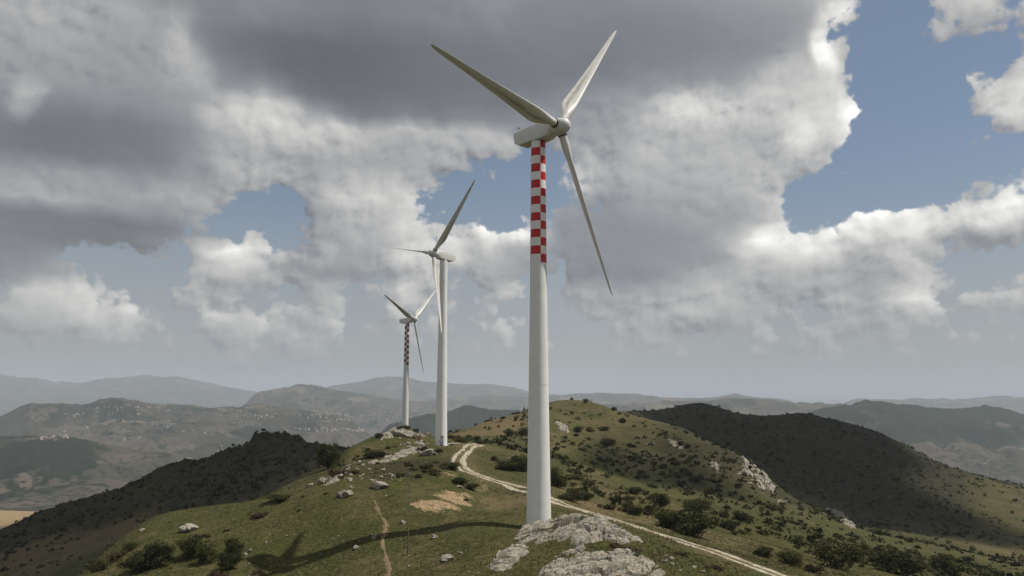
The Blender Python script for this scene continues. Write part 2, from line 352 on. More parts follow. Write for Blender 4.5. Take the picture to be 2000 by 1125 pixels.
for _px in range(-100, 2101, 200):             # the land falls away behind the ridges
    for _Y, _z in ((1150, -150), (1600, -235), (2300, -330)):
        _u, _ = us(_px, 900)
        GROUND_PTS.append((_px, None, _Y, _z))
def _tps_fit():
    P = []; V = []
    for g in GROUND_PTS:
        if g[1] is None:
            u, _ = us(g[0], 900); s = (CAMZ - g[3]) / g[2]
        else:
            u, s = us(g[0], g[1])
        P.append((u * 2.2, math.log(g[2]))); V.append(s)
    P = np.array(P); V = np.array(V); n = len(P)
    d = np.linalg.norm(P[:, None] - P[None], axis=-1)
    K = np.where(d > 0, d * d * np.log(d + 1e-12), 0) + 2e-4 * np.eye(n)
    A = np.zeros((n + 3, n + 3)); A[:n, :n] = K; A[:n, n] = 1; A[:n, n + 1:] = P; A[n:, :n] = A[:n, n:].T
    return P, np.linalg.solve(A, np.concatenate([V, np.zeros(3)]))
_TP, _TW = _tps_fit()
def _near(u, Y):
    q = np.stack([u * 2.2, np.log(Y)], -1).reshape(-1, 2)
    out = np.empty(len(q)); n = len(_TP)
    for i in range(0, len(q), 40000):
        b = q[i:i + 40000]
        d2 = ((b[:, None] - _TP[None]) ** 2).sum(-1)
        out[i:i + 40000] = (0.5 * d2 * np.log(d2 + 1e-12)) @ _TW[:n] + _TW[n] + b @ _TW[n + 1:]
    return CAMZ - Y * out.reshape(u.shape)
# far ranges: distance, half depth, crest as (pixel column, pixel row)
RANGES = [
    (3300, 520, [(-300, 850), (0, 846), (60, 846), (130, 858), (220, 872), (330, 890), (450, 915)]),
    (4300, 620, [(700, 840), (790, 815), (830, 802), (870, 799), (905, 790), (935, 787), (970, 794), (1005, 797), (1040, 806), (1120, 818), (1200, 840)]),
    (4700, 800, [(1500, 830), (1590, 806), (1635, 794), (1650, 789), (1664, 791), (1690, 778), (1720, 781), (1762, 785), (1800, 793), (1850, 795), (1900, 794), (2000, 801), (2150, 806)]),
    (5600, 900, [(-300, 830), (0, 812), (60, 791), (120, 779), (160, 783), (220, 772), (250, 778), (300, 785), (400, 792), (480, 790), (560, 796), (640, 803), (740, 812)]),
    (6800, 900, [(1050, 800), (1150, 791), (1250, 785), (1300, 781), (1350, 781), (1420, 779), (1500, 783), (1560, 784), (1640, 788), (1740, 795), (1900, 800)]),
    (9000, 1100, [(430, 790), (470, 779), (500, 768), (560, 756), (610, 750), (645, 759), (700, 770), (760, 776), (840, 784), (930, 792)]),
    (11500, 1200, [(760, 790), (850, 776), (960, 772), (1080, 772), (1150, 768), (1250, 771), (1340, 778), (1480, 776), (1600, 781)]),
    (13000, 500, [(1340, 790), (1390, 776), (1415, 769), (1436, 765), (1460, 771), (1490, 778), (1540, 790)]),
    (14000, 1500, [(1600, 783), (1700, 779), (1760, 781), (1800, 776), (1860, 780), (1900, 778), (1960, 772), (2050, 775), (2300, 770)]),
    (15500, 1600, [(500, 775), (560, 768), (640, 756), (700, 744), (760, 735), (800, 738), (830, 743), (900, 749), (960, 750), (1030, 762), (1110, 771), (1200, 776)]),
    (18000, 1900, [(-300, 735), (0, 729), (60, 736), (110, 745), (170, 742), (220, 736), (280, 732), (350, 734), (400, 745), (450, 757), (520, 767), (600, 776)]),
]
def _far(u, Y, x, y):
    base = -350 + 60 * fbm(x, y, 2300, 4, 0.5, 11) + 26 * fbm(x, y, 620, 4, 0.5, 12, True) + 0.002 * np.clip(Y - 6000, 0, None)
    z = base
    for i, (yr, w, pts) in enumerate(RANGES):
        uu = np.array([us(*p)[0] for p in pts]); ss = np.array([us(*p)[1] for p in pts])
        s = np.interp(u, uu, ss)
        h = CAMZ - yr * s
        yc = yr + 0.35 * w * fbm(x, y, 2.2 * w, 3, 0.5, 40 + i)
        edge = sstep(uu[0] - 0.02, uu[0] + 0.05, u) * (1 - sstep(uu[-1] - 0.05, uu[-1] + 0.02, u))
        q = np.abs(Y - yc) / w
        q = q * (1 + 0.35 * fbm(x, y, 0.45 * w, 3, 0.55, 60 + i, True))
        prof = np.exp(-(q ** 1.5) * 1.2) * edge
        z = np.maximum(z, base + (h - base) * prof) + 0
    return z + sstep(1800, 4000, Y) * (44 * fbm(x, y, 520, 6, 0.58, 13, True) - 16)
_TC = R(42.0)
def height(x, y, detail=True):
    x = np.asarray(x, float); y = np.asarray(y, float)
    shp = x.shape; x = x.ravel(); y = y.ravel()
    r = np.hypot(x, y); th = np.arctan2(x, y)
    tc = np.clip(th, -_TC, _TC)
    u = np.tan(tc); Y = r * np.cos(tc)
    z = np.zeros_like(x)
    m = Y < 2400
    if m.any(): z[m] = _near(u[m], np.clip(Y[m], 52, None))
    k = sstep(1150, 2300, Y)
    m2 = Y > 1150
    if m2.any():
        zf = _far(u[m2], Y[m2], x[m2], y[m2])
        z[m2] = z[m2] * (1 - k[m2]) + zf * k[m2]
    # behind the camera the two flanks meet; close under it the ridge top is level
    back = sstep(R(60), R(180), np.abs(th))
    z = z * (1 - back) + (-3 - 0.25 * np.clip(r - 60, 0, 700) - 0.0 * r) * back
    k0 = sstep(20, 60, r)
    z = z * k0 + (-1.5) * (1 - k0)
    if detail:
        g = sstep(140, 420, r) * (1 - 0.7 * sstep(2000, 4000, r))
        n = sstep(12, 40, r)
        z = z + n * (0.35 * fbm(x, y, 26, 3, 0.5, 1) + 0.16 * fbm(x, y, 6.0, 3, 0.5, 2) + 0.05 * fbm(x, y, 1.3, 3, 0.55, 3)) * (1 - 0.5 * g)
        z = z + g * (2.4 * (fbm(x, y, 90, 4, 0.5, 4, True) - 0.5) + 1.1 * (fbm(x, y, 24, 4, 0.6, 5) - 0.3))
        # craggy crest of the left ridge
        crag = np.exp(-((x + 172) / 60) ** 2 - ((y - 535) / 45) ** 2)
        z = z + crag * 6.5 * (fbm(x, y, 16, 4, 0.6, 6, True) - 0.1)
        rag = sstep(-0.10, -0.16, u) * sstep(400, 470, Y) * (1 - sstep(640, 760, Y))
        z = z + rag * (4.0 * (fbm(x, y, 42, 4, 0.6, 7, True) - 0.35))
        # level ground around the masts
        for (tx, ty, tz) in ((3.38, 100.48, -0.17), (-18.3, 209.44, 2.55)):
            kk = np.exp(-(((x - tx) ** 2 + (y - ty) ** 2) / 4.0 ** 2) ** 2)
            z = z * (1 - kk) + tz * kk
    return z.reshape(shp)
def h1(x, y): return float(height(np.array([x]), np.array([y]))[0])
def on_ground(px, py, ymin=56.0, ymax=2200.0):
    """where the sight line through a pixel meets the terrain"""
    u, s = us(px, py)
    Y = np.exp(np.linspace(math.log(ymin), math.log(ymax), 1500))
    z = CAMZ - s * Y
    g = height(u * Y, Y)
    i = np.argmax(g > z)
    if i == 0: i = len(Y) - 1
    return Vector((u * Y[i], Y[i], float(g[i])))

def link(o, parent=None):
    COL.objects.link(o)
    if parent is not None: o.parent = parent
    return o
def mesh_np(name, V, Fq, mat, parent=None, smooth=True, attrs=None):
    """mesh object from numpy vertices and equal sized faces"""
    V = np.asarray(V, np.float32); Fq = np.asarray(Fq, np.int32)
    me = bpy.data.meshes.new(name)
    me.vertices.add(len(V)); me.vertices.foreach_set('co', V.ravel())
    k = Fq.shape[1]
    me.loops.add(Fq.size); me.loops.foreach_set('vertex_index', Fq.ravel())
    me.polygons.add(len(Fq)); me.polygons.foreach_set('loop_start', np.arange(0, Fq.size, k, dtype=np.int32))
    try: me.polygons.foreach_set('loop_total', np.full(len(Fq), k, np.int32))
    except Exception: pass
    me.polygons.foreach_set('use_smooth', np.full(len(Fq), smooth, bool))
    for an, arr in (attrs or {}).items():
        at = me.color_attributes.new(an, 'FLOAT_COLOR', 'POINT') if arr.ndim == 2 else me.attributes.new(an, 'FLOAT', 'POINT')
        if arr.ndim == 2: at.data.foreach_set('color', np.asarray(arr, np.float32).ravel())
        else: at.data.foreach_set('value', np.asarray(arr, np.float32))
    me.update(calc_edges=True)
    me.validate()
    if mat: me.materials.append(mat)
    return link(bpy.data.objects.new(name, me), parent)
def tag(o, label=None, cat=None, group=None, kind=None):
    if label: o['label'] = label
    if cat: o['category'] = cat
    if group: o['group'] = group
    if kind: o['kind'] = kind
    return o
def empty(name, loc, rz=0.0):
    o = bpy.data.objects.new(name, None)
    o.empty_display_size = 0.5
    o.location = loc; o.rotation_euler = (0, 0, rz)
    return link(o)
def copy_tree(o):
    c = o.copy(); COL.objects.link(c)
    for ch in list(o.children):
        d = ch.copy(); COL.objects.link(d); d.parent = c; d.matrix_parent_inverse = ch.matrix_parent_inverse.copy()
    return c

def material(name):
    m = bpy.data.materials.new(name)
    m.use_nodes = True
    t = NT(m.node_tree); t.n.clear()
    b = t.new('ShaderNodeBsdfPrincipled')
    o = t.new('ShaderNodeOutputMaterial')
    t.l.new(b.outputs[0], o.inputs[0])
    b.inputs['Specular IOR Level'].default_value = 0.2
    b.inputs['Roughness'].default_value = 0.9
    return m, t, b
def bump(t, b, h, dist=0.05, strength=0.6):
    n = t.new('ShaderNodeBump')
    n.inputs['Distance'].default_value = dist; n.inputs['Strength'].default_value = strength
    t.put(n.inputs['Height'], h); t.l.new(n.outputs[0], b.inputs['Normal'])

# ------------------------------------------------------------------ materials
def mat_ground():
    m, t, b = material('hill_ground')
    geo = t.new('ShaderNodeNewGeometry')
    P = geo.outputs['Position']
    at = t.new('ShaderNodeAttribute', attribute_name='cover')
    sep = t.new('ShaderNodeSeparateColor'); t.put(sep.inputs[0], at.outputs['Color'])
    soil, dry, scrub = sep.outputs[0], sep.outputs[1], sep.outputs[2]
    far = at.outputs['Alpha']
    flat = t.vec('MULTIPLY', P, (1, 1, 0.6))
    nb = t.noise(flat, 0.045, 4, 0.6)
    nm = t.noise(flat, 0.35, 5, 0.62)
    ns = t.noise(flat, 2.4, 5, 0.68)
    nf = t.noise(flat, 9.0, 3, 0.7)
    green = t.mixc(t.rng(ns, 0.32, 0.68), (0.022, 0.027, 0.008), (0.074, 0.074, 0.023))
    straw = t.mixc(t.rng(ns, 0.3, 0.7), (0.075, 0.056, 0.027), (0.165, 0.128, 0.066))
    k = t.math('ADD', dry, t.math('MULTIPLY', t.math('SUBTRACT', nm, 0.5), 1.1))
    k = t.math('ADD', k, t.math('MULTIPLY', t.math('SUBTRACT', nb, 0.5), 0.9))
    k = t.math('ADD', k, t.math('MULTIPLY', t.math('SUBTRACT', nf, 0.5), 0.5))
    c = t.mixc(t.rng(k, 0.10, 0.74), green, straw)
    # bare earth and small stones
    earth = t.mixc(t.rng(ns, 0.3, 0.7), (0.14, 0.10, 0.055), (0.37, 0.265, 0.155))
    ks = t.math('ADD', soil, t.math('MULTIPLY', t.math('SUBTRACT', nm, 0.5), 1.5))
    ks = t.math('ADD', ks, t.math('MULTIPLY', t.math('SUBTRACT', ns, 0.5), 1.2))
    c = t.mixc(t.rng(ks, 0.40, 0.72), c, earth)
    # low heath, bramble and dead bracken
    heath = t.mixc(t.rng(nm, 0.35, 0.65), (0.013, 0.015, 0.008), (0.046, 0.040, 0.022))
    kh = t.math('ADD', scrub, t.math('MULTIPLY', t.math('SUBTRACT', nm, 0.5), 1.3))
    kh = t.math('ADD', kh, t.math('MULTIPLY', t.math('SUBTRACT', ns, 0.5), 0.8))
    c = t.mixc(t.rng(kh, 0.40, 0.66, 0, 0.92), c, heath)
    peb = t.voro(flat, 1.1, 'F1', '3D')
    pebm = t.math('MULTIPLY', t.rng(peb, 0.13, 0.07), t.rng(t.noise(flat, 0.12, 3, 0.6), 0.5, 0.62))
    c = t.mixc(t.math('MULTIPLY', pebm, t.math('SUBTRACT', 1.0, far)), c, (0.34, 0.33, 0.29))
    # the far valley: fields, woods and painted cloud shade, pale ground
    fp = t.vec('MULTIPLY', P, (0.001, 0.001, 0.001))
    wob = t.vec('ADD', fp, t.vec('SCALE', t.noise(fp, 3.0, 3, 0.6, color=True), scale=0.30))
    fc = t.voro(wob, 5.5, 'F1', '2D', out='Color')
    fs = t.new('ShaderNodeSeparateColor'); t.put(fs.inputs[0], fc)
    field = t.ramp(fs.outputs[0], [(0.0, (0.032, 0.036, 0.022)), (0.25, (0.070, 0.060, 0.042)), (0.5, (0.095, 0.078, 0.058)), (0.72, (0.046, 0.046, 0.031)), (0.9, (0.11, 0.090, 0.068)), (1.0, (0.15, 0.125, 0.092))])
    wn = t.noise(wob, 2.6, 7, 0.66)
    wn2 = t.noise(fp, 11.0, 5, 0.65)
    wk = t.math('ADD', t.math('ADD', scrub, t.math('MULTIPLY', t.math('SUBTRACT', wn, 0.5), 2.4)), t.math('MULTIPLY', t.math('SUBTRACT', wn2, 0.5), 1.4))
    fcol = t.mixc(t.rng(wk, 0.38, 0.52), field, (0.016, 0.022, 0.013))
    hedge = t.voro(wob, 5.5, 'DISTANCE_TO_EDGE', '2D')
    fcol = t.mixc(t.rng(hedge, 0.035, 0.012, 0, 0.7), fcol, (0.022, 0.027, 0.016))
    dots = t.math('MULTIPLY', t.rng(t.voro(fp, 30.0, 'F1', '2D'), 0.34, 0.20), t.rng(t.noise(fp, 5.0, 4, 0.65), 0.42, 0.54))
    fcol = t.mixc(dots, fcol, (0.018, 0.022, 0.013))
    pale = t.math('MULTIPLY', t.rng(t.noise(fp, 9.0, 5, 0.7), 0.66, 0.74), soil)
    fcol = t.mixc(pale, fcol, (0.42, 0.36, 0.26))
    fcol = t.mixc(t.rng(soil, 1.2, 1.6), fcol, (0.27, 0.205, 0.115))
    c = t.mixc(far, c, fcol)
    t.l.new(c, b.inputs['Base Color'])
    b.inputs['Specular IOR Level'].default_value = 0.1
    b.inputs['Roughness'].default_value = 1.0
    hh = t.math('ADD', t.math('MULTIPLY', ns, 0.6), t.math('MULTIPLY', nf, 0.4))
    bump(t, b, hh, 0.10, 0.8)
    return m
def mat_rock(name, base=(0.31, 0.295, 0.255), dark=(0.10, 0.095, 0.085), warm=(0.32, 0.275, 0.205)):
    m, t, b = material(name)
    geo = t.new('ShaderNodeNewGeometry'); P = geo.outputs['Position']
    n = t.noise(P, 1.3, 6, 0.65); n2 = t.noise(P, 7.0, 5, 0.7)
    q = t.vec('MULTIPLY', P, (0.8, 1.6, 3.4))
    bed = t.noise(t.vec('ADD', q, t.vec('SCALE', t.noise(P, 0.9, 3, 0.6, color=True), scale=0.6)), 0.9, 5, 0.6)
    cr = t.math('ABSOLUTE', t.math('SUBTRACT', bed, 0.5))
    c = t.mixc(t.rng(n, 0.35, 0.65), base, warm)
    c = t.mixc(t.rng(n2, 0.52, 0.72, 0, 0.55), c, dark)
    c = t.mixc(t.rng(cr, 0.022, 0.0, 0, 0.75), c, tuple(v * .5 for v in dark))
    # lichen
    c = t.mixc(t.rng(t.noise(P, 3.3, 4, 0.7), 0.60, 0.70, 0, 0.5), c, (0.10, 0.10, 0.085))
    t.l.new(c, b.inputs['Base Color'])
    hh = t.math('ADD', n2, t.math('MULTIPLY', t.rng(cr, 0.0, 0.03), 0.7))
    bump(t, b, hh, 0.08, 0.9)
    return m
def mat_leaf(name, dark, light, tip=None):
    m, t, b = material(name)
    oi = t.new('ShaderNodeObjectInfo')
    at = t.new('ShaderNodeAttribute', attribute_name='shade')
    k = t.math('ADD', at.outputs['Fac'], t.math('MULTIPLY', t.math('SUBTRACT', oi.outputs['Random'], 0.5), 0.5))
    c = t.mixc(t.rng(k, 0.1, 0.95, 0, 1, 'LINEAR'), dark, light)
    t.l.new(c, b.inputs['Base Color'])
    b.inputs['Roughness'].default_value = 0.75
    b.inputs['Specular IOR Level'].default_value = 0.15
    tr = t.new('ShaderNodeBsdfTranslucent'); t.put(tr.inputs[0], c)
    mx = t.new('ShaderNodeMixShader'); mx.inputs[0].default_value = 0.22
    out = [n for n in t.n if n.type == 'OUTPUT_MATERIAL'][0]
    t.l.new(b.outputs[0], mx.inputs[1]); t.l.new(tr.outputs[0], mx.inputs[2]); t.l.new(mx.outputs[0], out.inputs[0])
    return m
def mat_plain(name, col, rough=0.8, var=0.2, scale=3.0, bumpd=0.0):
    m, t, b = material(name)
    geo = t.new('ShaderNodeNewGeometry'); P = geo.outputs['Position']
    n = t.noise(P, scale, 5, 0.65)
    c = t.mixc(t.rng(n, 0.3, 0.7), tuple(v * (1 - var) for v in col), tuple(min(1, v * (1 + var)) for v in col))
    t.l.new(c, b.inputs['Base Color'])
    b.inputs['Roughness'].default_value = rough
    if bumpd: bump(t, b, n, bumpd, 0.7)
    return m
def mat_white_paint(name, checker=None, red=(0.60, 0.026, 0.020), white=(0.80, 0.795, 0.765), streak=0.5):
    """weathered white coat; checker = (bottom, top, rows, turn) paints the warning bands"""
    m, t, b = material(name)
    tc = t.new('ShaderNodeTexCoord'); P = tc.outputs['Object']
    n = t.noise(P, 0.9, 5, 0.6)
    c = t.mixc(t.rng(n, 0.3, 0.7), tuple(v * 0.93 for v in white), white)
    st = t.noise(t.vec('MULTIPLY', P, (2.2, 2.2, 0.10)), 1.0, 5, 0.65)
    c = t.mixc(t.rng(st, 0.54, 0.74, 0, streak * 0.5), c, (0.36, 0.34, 0.30))
    if checker:
        z0, z1, rows, turn = checker
        sp = t.new('ShaderNodeSeparateXYZ'); t.put(sp.inputs[0], P)
        ang = t.math('ARCTAN2', sp.outputs[1], sp.outputs[0])
        q = t.math('FLOOR', t.math('DIVIDE', t.math('SUBTRACT', ang, turn), math.pi / 2))
        r = t.math('FLOOR', t.math('DIVIDE', t.math('SUBTRACT', sp.outputs[2], z0), (z1 - z0) / rows))
        par = t.math('MODULO', t.math('ADD', t.math('ADD', q, r), 100.0), 2.0)
        inside = t.math('MULTIPLY', t.math('GREATER_THAN', sp.outputs[2], z0), t.math('LESS_THAN', sp.outputs[2], z1))
        redv = t.mixc(t.rng(t.noise(P, 2.0, 4, 0.7), 0.35, 0.7), tuple(v * 0.7 for v in red), red)
        c = t.mixc(t.math('MULTIPLY', par, inside), c, redv)
    t.l.new(c, b.inputs['Base Color'])
    b.inputs['Roughness'].default_value = 0.45
    b.inputs['Specular IOR Level'].default_value = 0.35
    return m
def mat_blade():
    m, t, b = material('blade_coat')
    tc = t.new('ShaderNodeTexCoord'); P = tc.outputs['Object']
    n = t.noise(P, 1.2, 4, 0.6)
    c = t.mixc(t.rng(n, 0.3, 0.7), (0.60, 0.585, 0.54), (0.70, 0.69, 0.65))
    # oil and dirt thrown out along the middle of the blade from the root
    at = t.new('ShaderNodeAttribute', attribute_name='stain')
    st = t.noise(t.vec('MULTIPLY', P, (3.0, 3.0, 0.25)), 1.0, 5, 0.7)
    k = t.math('MULTIPLY', at.outputs['Fac'], t.rng(st, 0.30, 0.62))
    c = t.mixc(t.math('MULTIPLY', k, 0.85), c, (0.10, 0.075, 0.045))
    edge = t.new('ShaderNodeAttribute', attribute_name='edge')
    c = t.mixc(t.math('MULTIPLY', edge.outputs['Fac'], t.rng(n, 0.4, 0.7, 0.2, 0.7)), c, (0.22, 0.20, 0.18))
    t.l.new(c, b.inputs['Base Color'])
    b.inputs['Roughness'].default_value = 0.4
    b.inputs['Specular IOR Level'].default_value = 0.35
    return m

# ------------------------------------------------------------------ the ground sheet
TRACK_PX = [(936, 868, 0), (925, 869, 0), (912, 878, 0), (899, 890, 0), (895, 902, 0), (902, 914, 0), (925, 925, 0), (955, 936, 0), (990, 946, 0), (1030, 957, 0), (1060, 970, 0), (1100, 985, 0), (1150, 1000, 0), (1200, 1016, 0), (1250, 1031, 0), (1300, 1047, 0), (1350, 1063, 0), (1400, 1080, 0), (1450, 1098, 0), (1500, 1116, 0), (1560, 1140, 0)]
def catmull(P, step):
    P = [np.array(p, float) for p in P]; out = []
    for i in range(len(P) - 1):
        p0 = P[max(i - 1, 0)]; p1 = P[i]; p2 = P[i + 1]; p3 = P[min(i + 2, len(P) - 1)]
        n = max(2, int(np.linalg.norm(p2 - p1) / step))
        for k in range(n):
            q = k / n
            out.append(0.5 * ((2 * p1) + (p2 - p0) * q + (2 * p0 - 5 * p1 + 4 * p2 - p3) * q * q + (3 * p1 - p0 - 3 * p2 + p3) * q ** 3))
    out.append(P[-1])
    return np.array(out)
TRACK = catmull([on_ground(px, py)[:2] for px, py, _ in TRACK_PX], 0.5)
PATH = catmull([on_ground(px, py)[:2] for px, py in ((731, 978), (737, 993), (743, 1007), (752, 1019), (753, 1030), (749, 1045), (747, 1062), (752, 1080), (755, 1095), (759, 1112), (757, 1135))], 0.4)
def dist_line(x, y, L):
    d = np.full(x.shape, 1e9)
    for p in L[::2]: d = np.minimum(d, (x - p[0]) ** 2 + (y - p[1]) ** 2)
    return np.sqrt(d)
# patches of ground cover: centre and half size in pixels, strength, which (soil, dry, scrub)
PATCHES = [
    ((852, 987, 52, 13), .92, 's'), ((886, 973, 42, 12), .92, 's'), ((908, 964, 18, 7), .6, 's'), ((940, 945, 22, 26), .40, 's'), ((985, 985, 70, 20), .75, 'd'), ((1000, 968, 60, 14), .5, 'd'), ((930, 965, 40, 16), .5, 'd'), ((960, 880, 30, 12), .4, 'd'),
    ((1010, 960, 60, 9), .6, 'h'), ((985, 945, 40, 8), .5, 'h'),
    ((800, 905, 90, 26), .75, 'h'), ((870, 900, 30, 16), .6, 'h'), ((760, 925, 80, 14), .6, 'h'), ((730, 890, 40, 12), .4, 'h'), ((650, 925, 40, 20), .5, 'h'), ((600, 960, 60, 14), .3, 'd'), ((520, 990, 60, 16), .35, 'h'), ((560, 985, 40, 12), .3, 'd'), ((880, 925, 26, 14), .5, 's'),
    ((440, 1010, 120, 24), .25, 'd'), ((330, 1020, 60, 16), .3, 'd'), ((500, 1015, 50, 14), .4, 'd'), ((260, 1100, 80, 20), .4, 'd'), ((780, 1090, 60, 20), .35, 'd'), ((640, 1010, 60, 20), .2, 'd'), ((860, 1090, 80, 30), .3, 'd'), ((780, 1100, 30, 10), .4, 'h'),
    ((1150, 990, 90, 24), .6, 'd'), ((1250, 1010, 80, 24), .5, 'd'), ((1400, 1050, 140, 30), .45, 'd'), ((1550, 1090, 120, 24), .4, 'd'), ((1180, 960, 90, 24), .55, 'd'), ((1280, 980, 90, 24), .5, 'd'), ((1330, 1060, 60, 10), .6, 'h'), ((1450, 1085, 90, 10), .55, 'h'),
    ((960, 835, 70, 20), .95, 'd'), ((930, 850, 60, 14), .9, 'd'), ((1000, 870, 50, 14), .5, 'h'), ((980, 895, 60, 16), .35, 'h'), ((1000, 815, 40, 14), .6, 'd'), ((1010, 900, 30, 14), .5, 'h'),
    ((1250, 900, 150, 40), .62, 'h'), ((1330, 880, 90, 40), .6, 'h'), ((1400, 970, 140, 36), .4, 'h'), ((1550, 1030, 160, 40), .45, 'h'), ((1800, 1095, 220, 30), .5, 'h'), ((1100, 915, 60, 26), .45, 'h'), ((1180, 850, 90, 20), .15, 'd'), ((1600, 985, 60, 12), .6, 'd'), ((1560, 1010, 50, 14), .4, 'd'),
    ((1190, 805, 60, 10), -.3, 'h'), ((1110, 800, 60, 12), -.3, 'h'),
]
def cover_masks(x, y):
    r = np.hypot(x, y); u = x / np.maximum(y, 1); Y = np.maximum(y, 1)
    soil = np.full(x.shape, 0.0); dry = np.full(x.shape, 0.22); scr = np.full(x.shape, 0.10)
    m = (y > 50) & (y < 700) & (np.abs(u) < 0.9)
    xm, ym = x[m], y[m]
    S = np.zeros(xm.shape); D = np.zeros(xm.shape); H = np.zeros(xm.shape)
    for (px, py, rx, ry), k, w in PATCHES:
        c = on_ground(px, py); a = on_ground(px, py - ry); b = on_ground(px, py + ry)
        hx = rx * c.y / F_PX; hy = max(1.5, min(abs(a.y - b.y) / 2, 4 * hx))
        f = k * np.exp(-(((xm - c.x) / hx) ** 2 + ((ym - c.y) / hy) ** 2) ** 1.3)
        if w == 's': S = np.maximum(S, f)
        elif w == 'd': D = np.maximum(D, f)
        else: H = np.maximum(H, f) if k > 0 else H
    d = dist_line(xm, ym, TRACK)
    S = np.maximum(S, 0.40 * np.exp(-(d / 2.2) ** 2))
    D = np.maximum(D, 0.5 * np.exp(-(d / 6.0) ** 2))
    d = dist_line(xm, ym, PATH)
    S = np.maximum(S, 0.34 * np.exp(-(d / 0.7) ** 2))
    soil[m] = np.maximum(soil[m], S); dry[m] = np.maximum(dry[m], D); scr[m] = np.maximum(scr[m], H)
    mid = sstep(230, 330, Y)
    hill = mid * (0.27 + 0.25 * sstep(0.10, 0.22, u) + .25 * fbm(x, y, 60, 3, .5, 57))
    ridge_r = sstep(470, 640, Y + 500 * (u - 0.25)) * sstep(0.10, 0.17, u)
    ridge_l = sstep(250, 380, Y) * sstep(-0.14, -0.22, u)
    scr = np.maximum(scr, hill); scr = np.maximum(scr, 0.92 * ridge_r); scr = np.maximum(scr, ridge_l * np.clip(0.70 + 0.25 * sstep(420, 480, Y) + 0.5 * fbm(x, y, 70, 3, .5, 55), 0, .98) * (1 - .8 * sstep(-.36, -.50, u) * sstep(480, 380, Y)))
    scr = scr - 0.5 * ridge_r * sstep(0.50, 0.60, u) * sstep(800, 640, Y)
    dry = np.maximum(dry, 0.35 * mid); dry = np.maximum(dry, 0.6 * ridge_l)
    far = sstep(950, 1500, r)
    # woods of the valley, also painting in cloud shade on dark hills and flats
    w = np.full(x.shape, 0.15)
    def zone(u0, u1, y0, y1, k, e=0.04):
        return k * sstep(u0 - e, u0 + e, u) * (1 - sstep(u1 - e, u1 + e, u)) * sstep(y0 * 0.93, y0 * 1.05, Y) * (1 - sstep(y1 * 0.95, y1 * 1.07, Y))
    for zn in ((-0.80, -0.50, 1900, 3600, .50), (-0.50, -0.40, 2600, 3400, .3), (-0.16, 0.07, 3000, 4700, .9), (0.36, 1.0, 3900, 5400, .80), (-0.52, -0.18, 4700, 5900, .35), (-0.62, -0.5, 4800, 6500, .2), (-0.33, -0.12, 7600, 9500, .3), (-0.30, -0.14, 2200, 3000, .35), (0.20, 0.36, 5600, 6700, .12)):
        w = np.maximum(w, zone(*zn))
    tan = zone(-0.70, -0.572, 1000, 1230, 1.0, 0.012)
    soil = soil * (1 - far) + (0.8 + 2.4 * tan) * far
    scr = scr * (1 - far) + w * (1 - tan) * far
    return np.stack([soil, dry, scr, far], -1)

def build_ground():
    th = np.concatenate([np.linspace(-180, -37, 46)[:-1], np.linspace(-37, 37, 840), np.linspace(37, 180, 46)[1:-1]])
    rr = np.concatenate([[1.0], np.linspace(3, 54, 26), np.exp(np.linspace(math.log(55.5), math.log(420), 420)), np.exp(np.linspace(math.log(422), math.log(2500), 230)), np.exp(np.linspace(math.log(2515), math.log(20000), 330)), np.exp(np.linspace(math.log(20300), math.log(60000), 40))])
    T, Rr = np.meshgrid(np.radians(th), rr)
    x = Rr * np.sin(T); y = Rr * np.cos(T)
    z = height(x, y)
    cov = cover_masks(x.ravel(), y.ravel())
    n, c = T.shape
    V = np.stack([x, y, z], -1).reshape(-1, 3)
    V = np.vstack([V, [[0, 0, z[0].mean()]]])
    cov = np.vstack([cov, [[0, .2, 0, 0]]])
    i = np.arange(n - 1)[:, None]; j = np.arange(c)[None]; j2 = (j + 1) % c
    Fq = np.stack([np.broadcast_to(i * c + j, (n - 1, c)), np.broadcast_to((i + 1) * c + j, (n - 1, c)), np.broadcast_to((i + 1) * c + j2, (n - 1, c)), np.broadcast_to(i * c + j2, (n - 1, c))], -1).reshape(-1, 4)
    Fq = Fq[:, ::-1]
    cap = np.stack([np.full(c, n * c), j.ravel(), j2.ravel(), j2.ravel()], -1)
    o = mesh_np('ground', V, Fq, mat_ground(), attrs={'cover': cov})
    tag(o, kind='structure')
    return o
build_ground()

def ribbon(name, mat, lines, half, lift, rough, seed, crown=0.0):
    """strips laid on the ground along several lines"""
    V = []; Fq = []
    for li, L in enumerate(lines):
        T = np.gradient(L, axis=0); T /= np.linalg.norm(T, axis=1)[:, None] + 1e-9
        N = np.stack([T[:, 1], -T[:, 0]], -1)
        s = np.concatenate([[0], np.cumsum(np.linalg.norm(np.diff(L, axis=0), axis=1))])
        hw = half * (1 + rough * vnoise(s / 1.7, s * 0 + li, seed) + 0.5 * rough * vnoise(s / 0.5, s * 0 + li, seed + 1))
        off = 0.25 * half * vnoise(s / 3.0, s * 0 + li + 7, seed + 2)
        cols = np.linspace(-1, 1, 5)
        base = len(V)
        pts = L[:, None] + N[:, None] * (cols[None, :, None] * hw[:, None, None] + off[:, None, None])
        z = height(pts[..., 0], pts[..., 1]) + lift - 0.05 * (np.abs(cols)[None] > 0.9) + crown * (1 - cols[None] ** 2)
        P = np.concatenate([pts, z[..., None]], -1)
        n = len(L)
        V.extend(P.reshape(-1, 3).tolist())
        for a in range(n - 1):
            for b in range(4):
                q = base + a * 5 + b
                Fq.append((q, q + 1, q + 6, q + 5))
    return mesh_np(name, V, Fq, mat)
def offset_line(L, d):
    T = np.gradient(L, axis=0); T /= np.linalg.norm(T, axis=1)[:, None] + 1e-9
    return L + np.stack([T[:, 1], -T[:, 0]], -1) * d
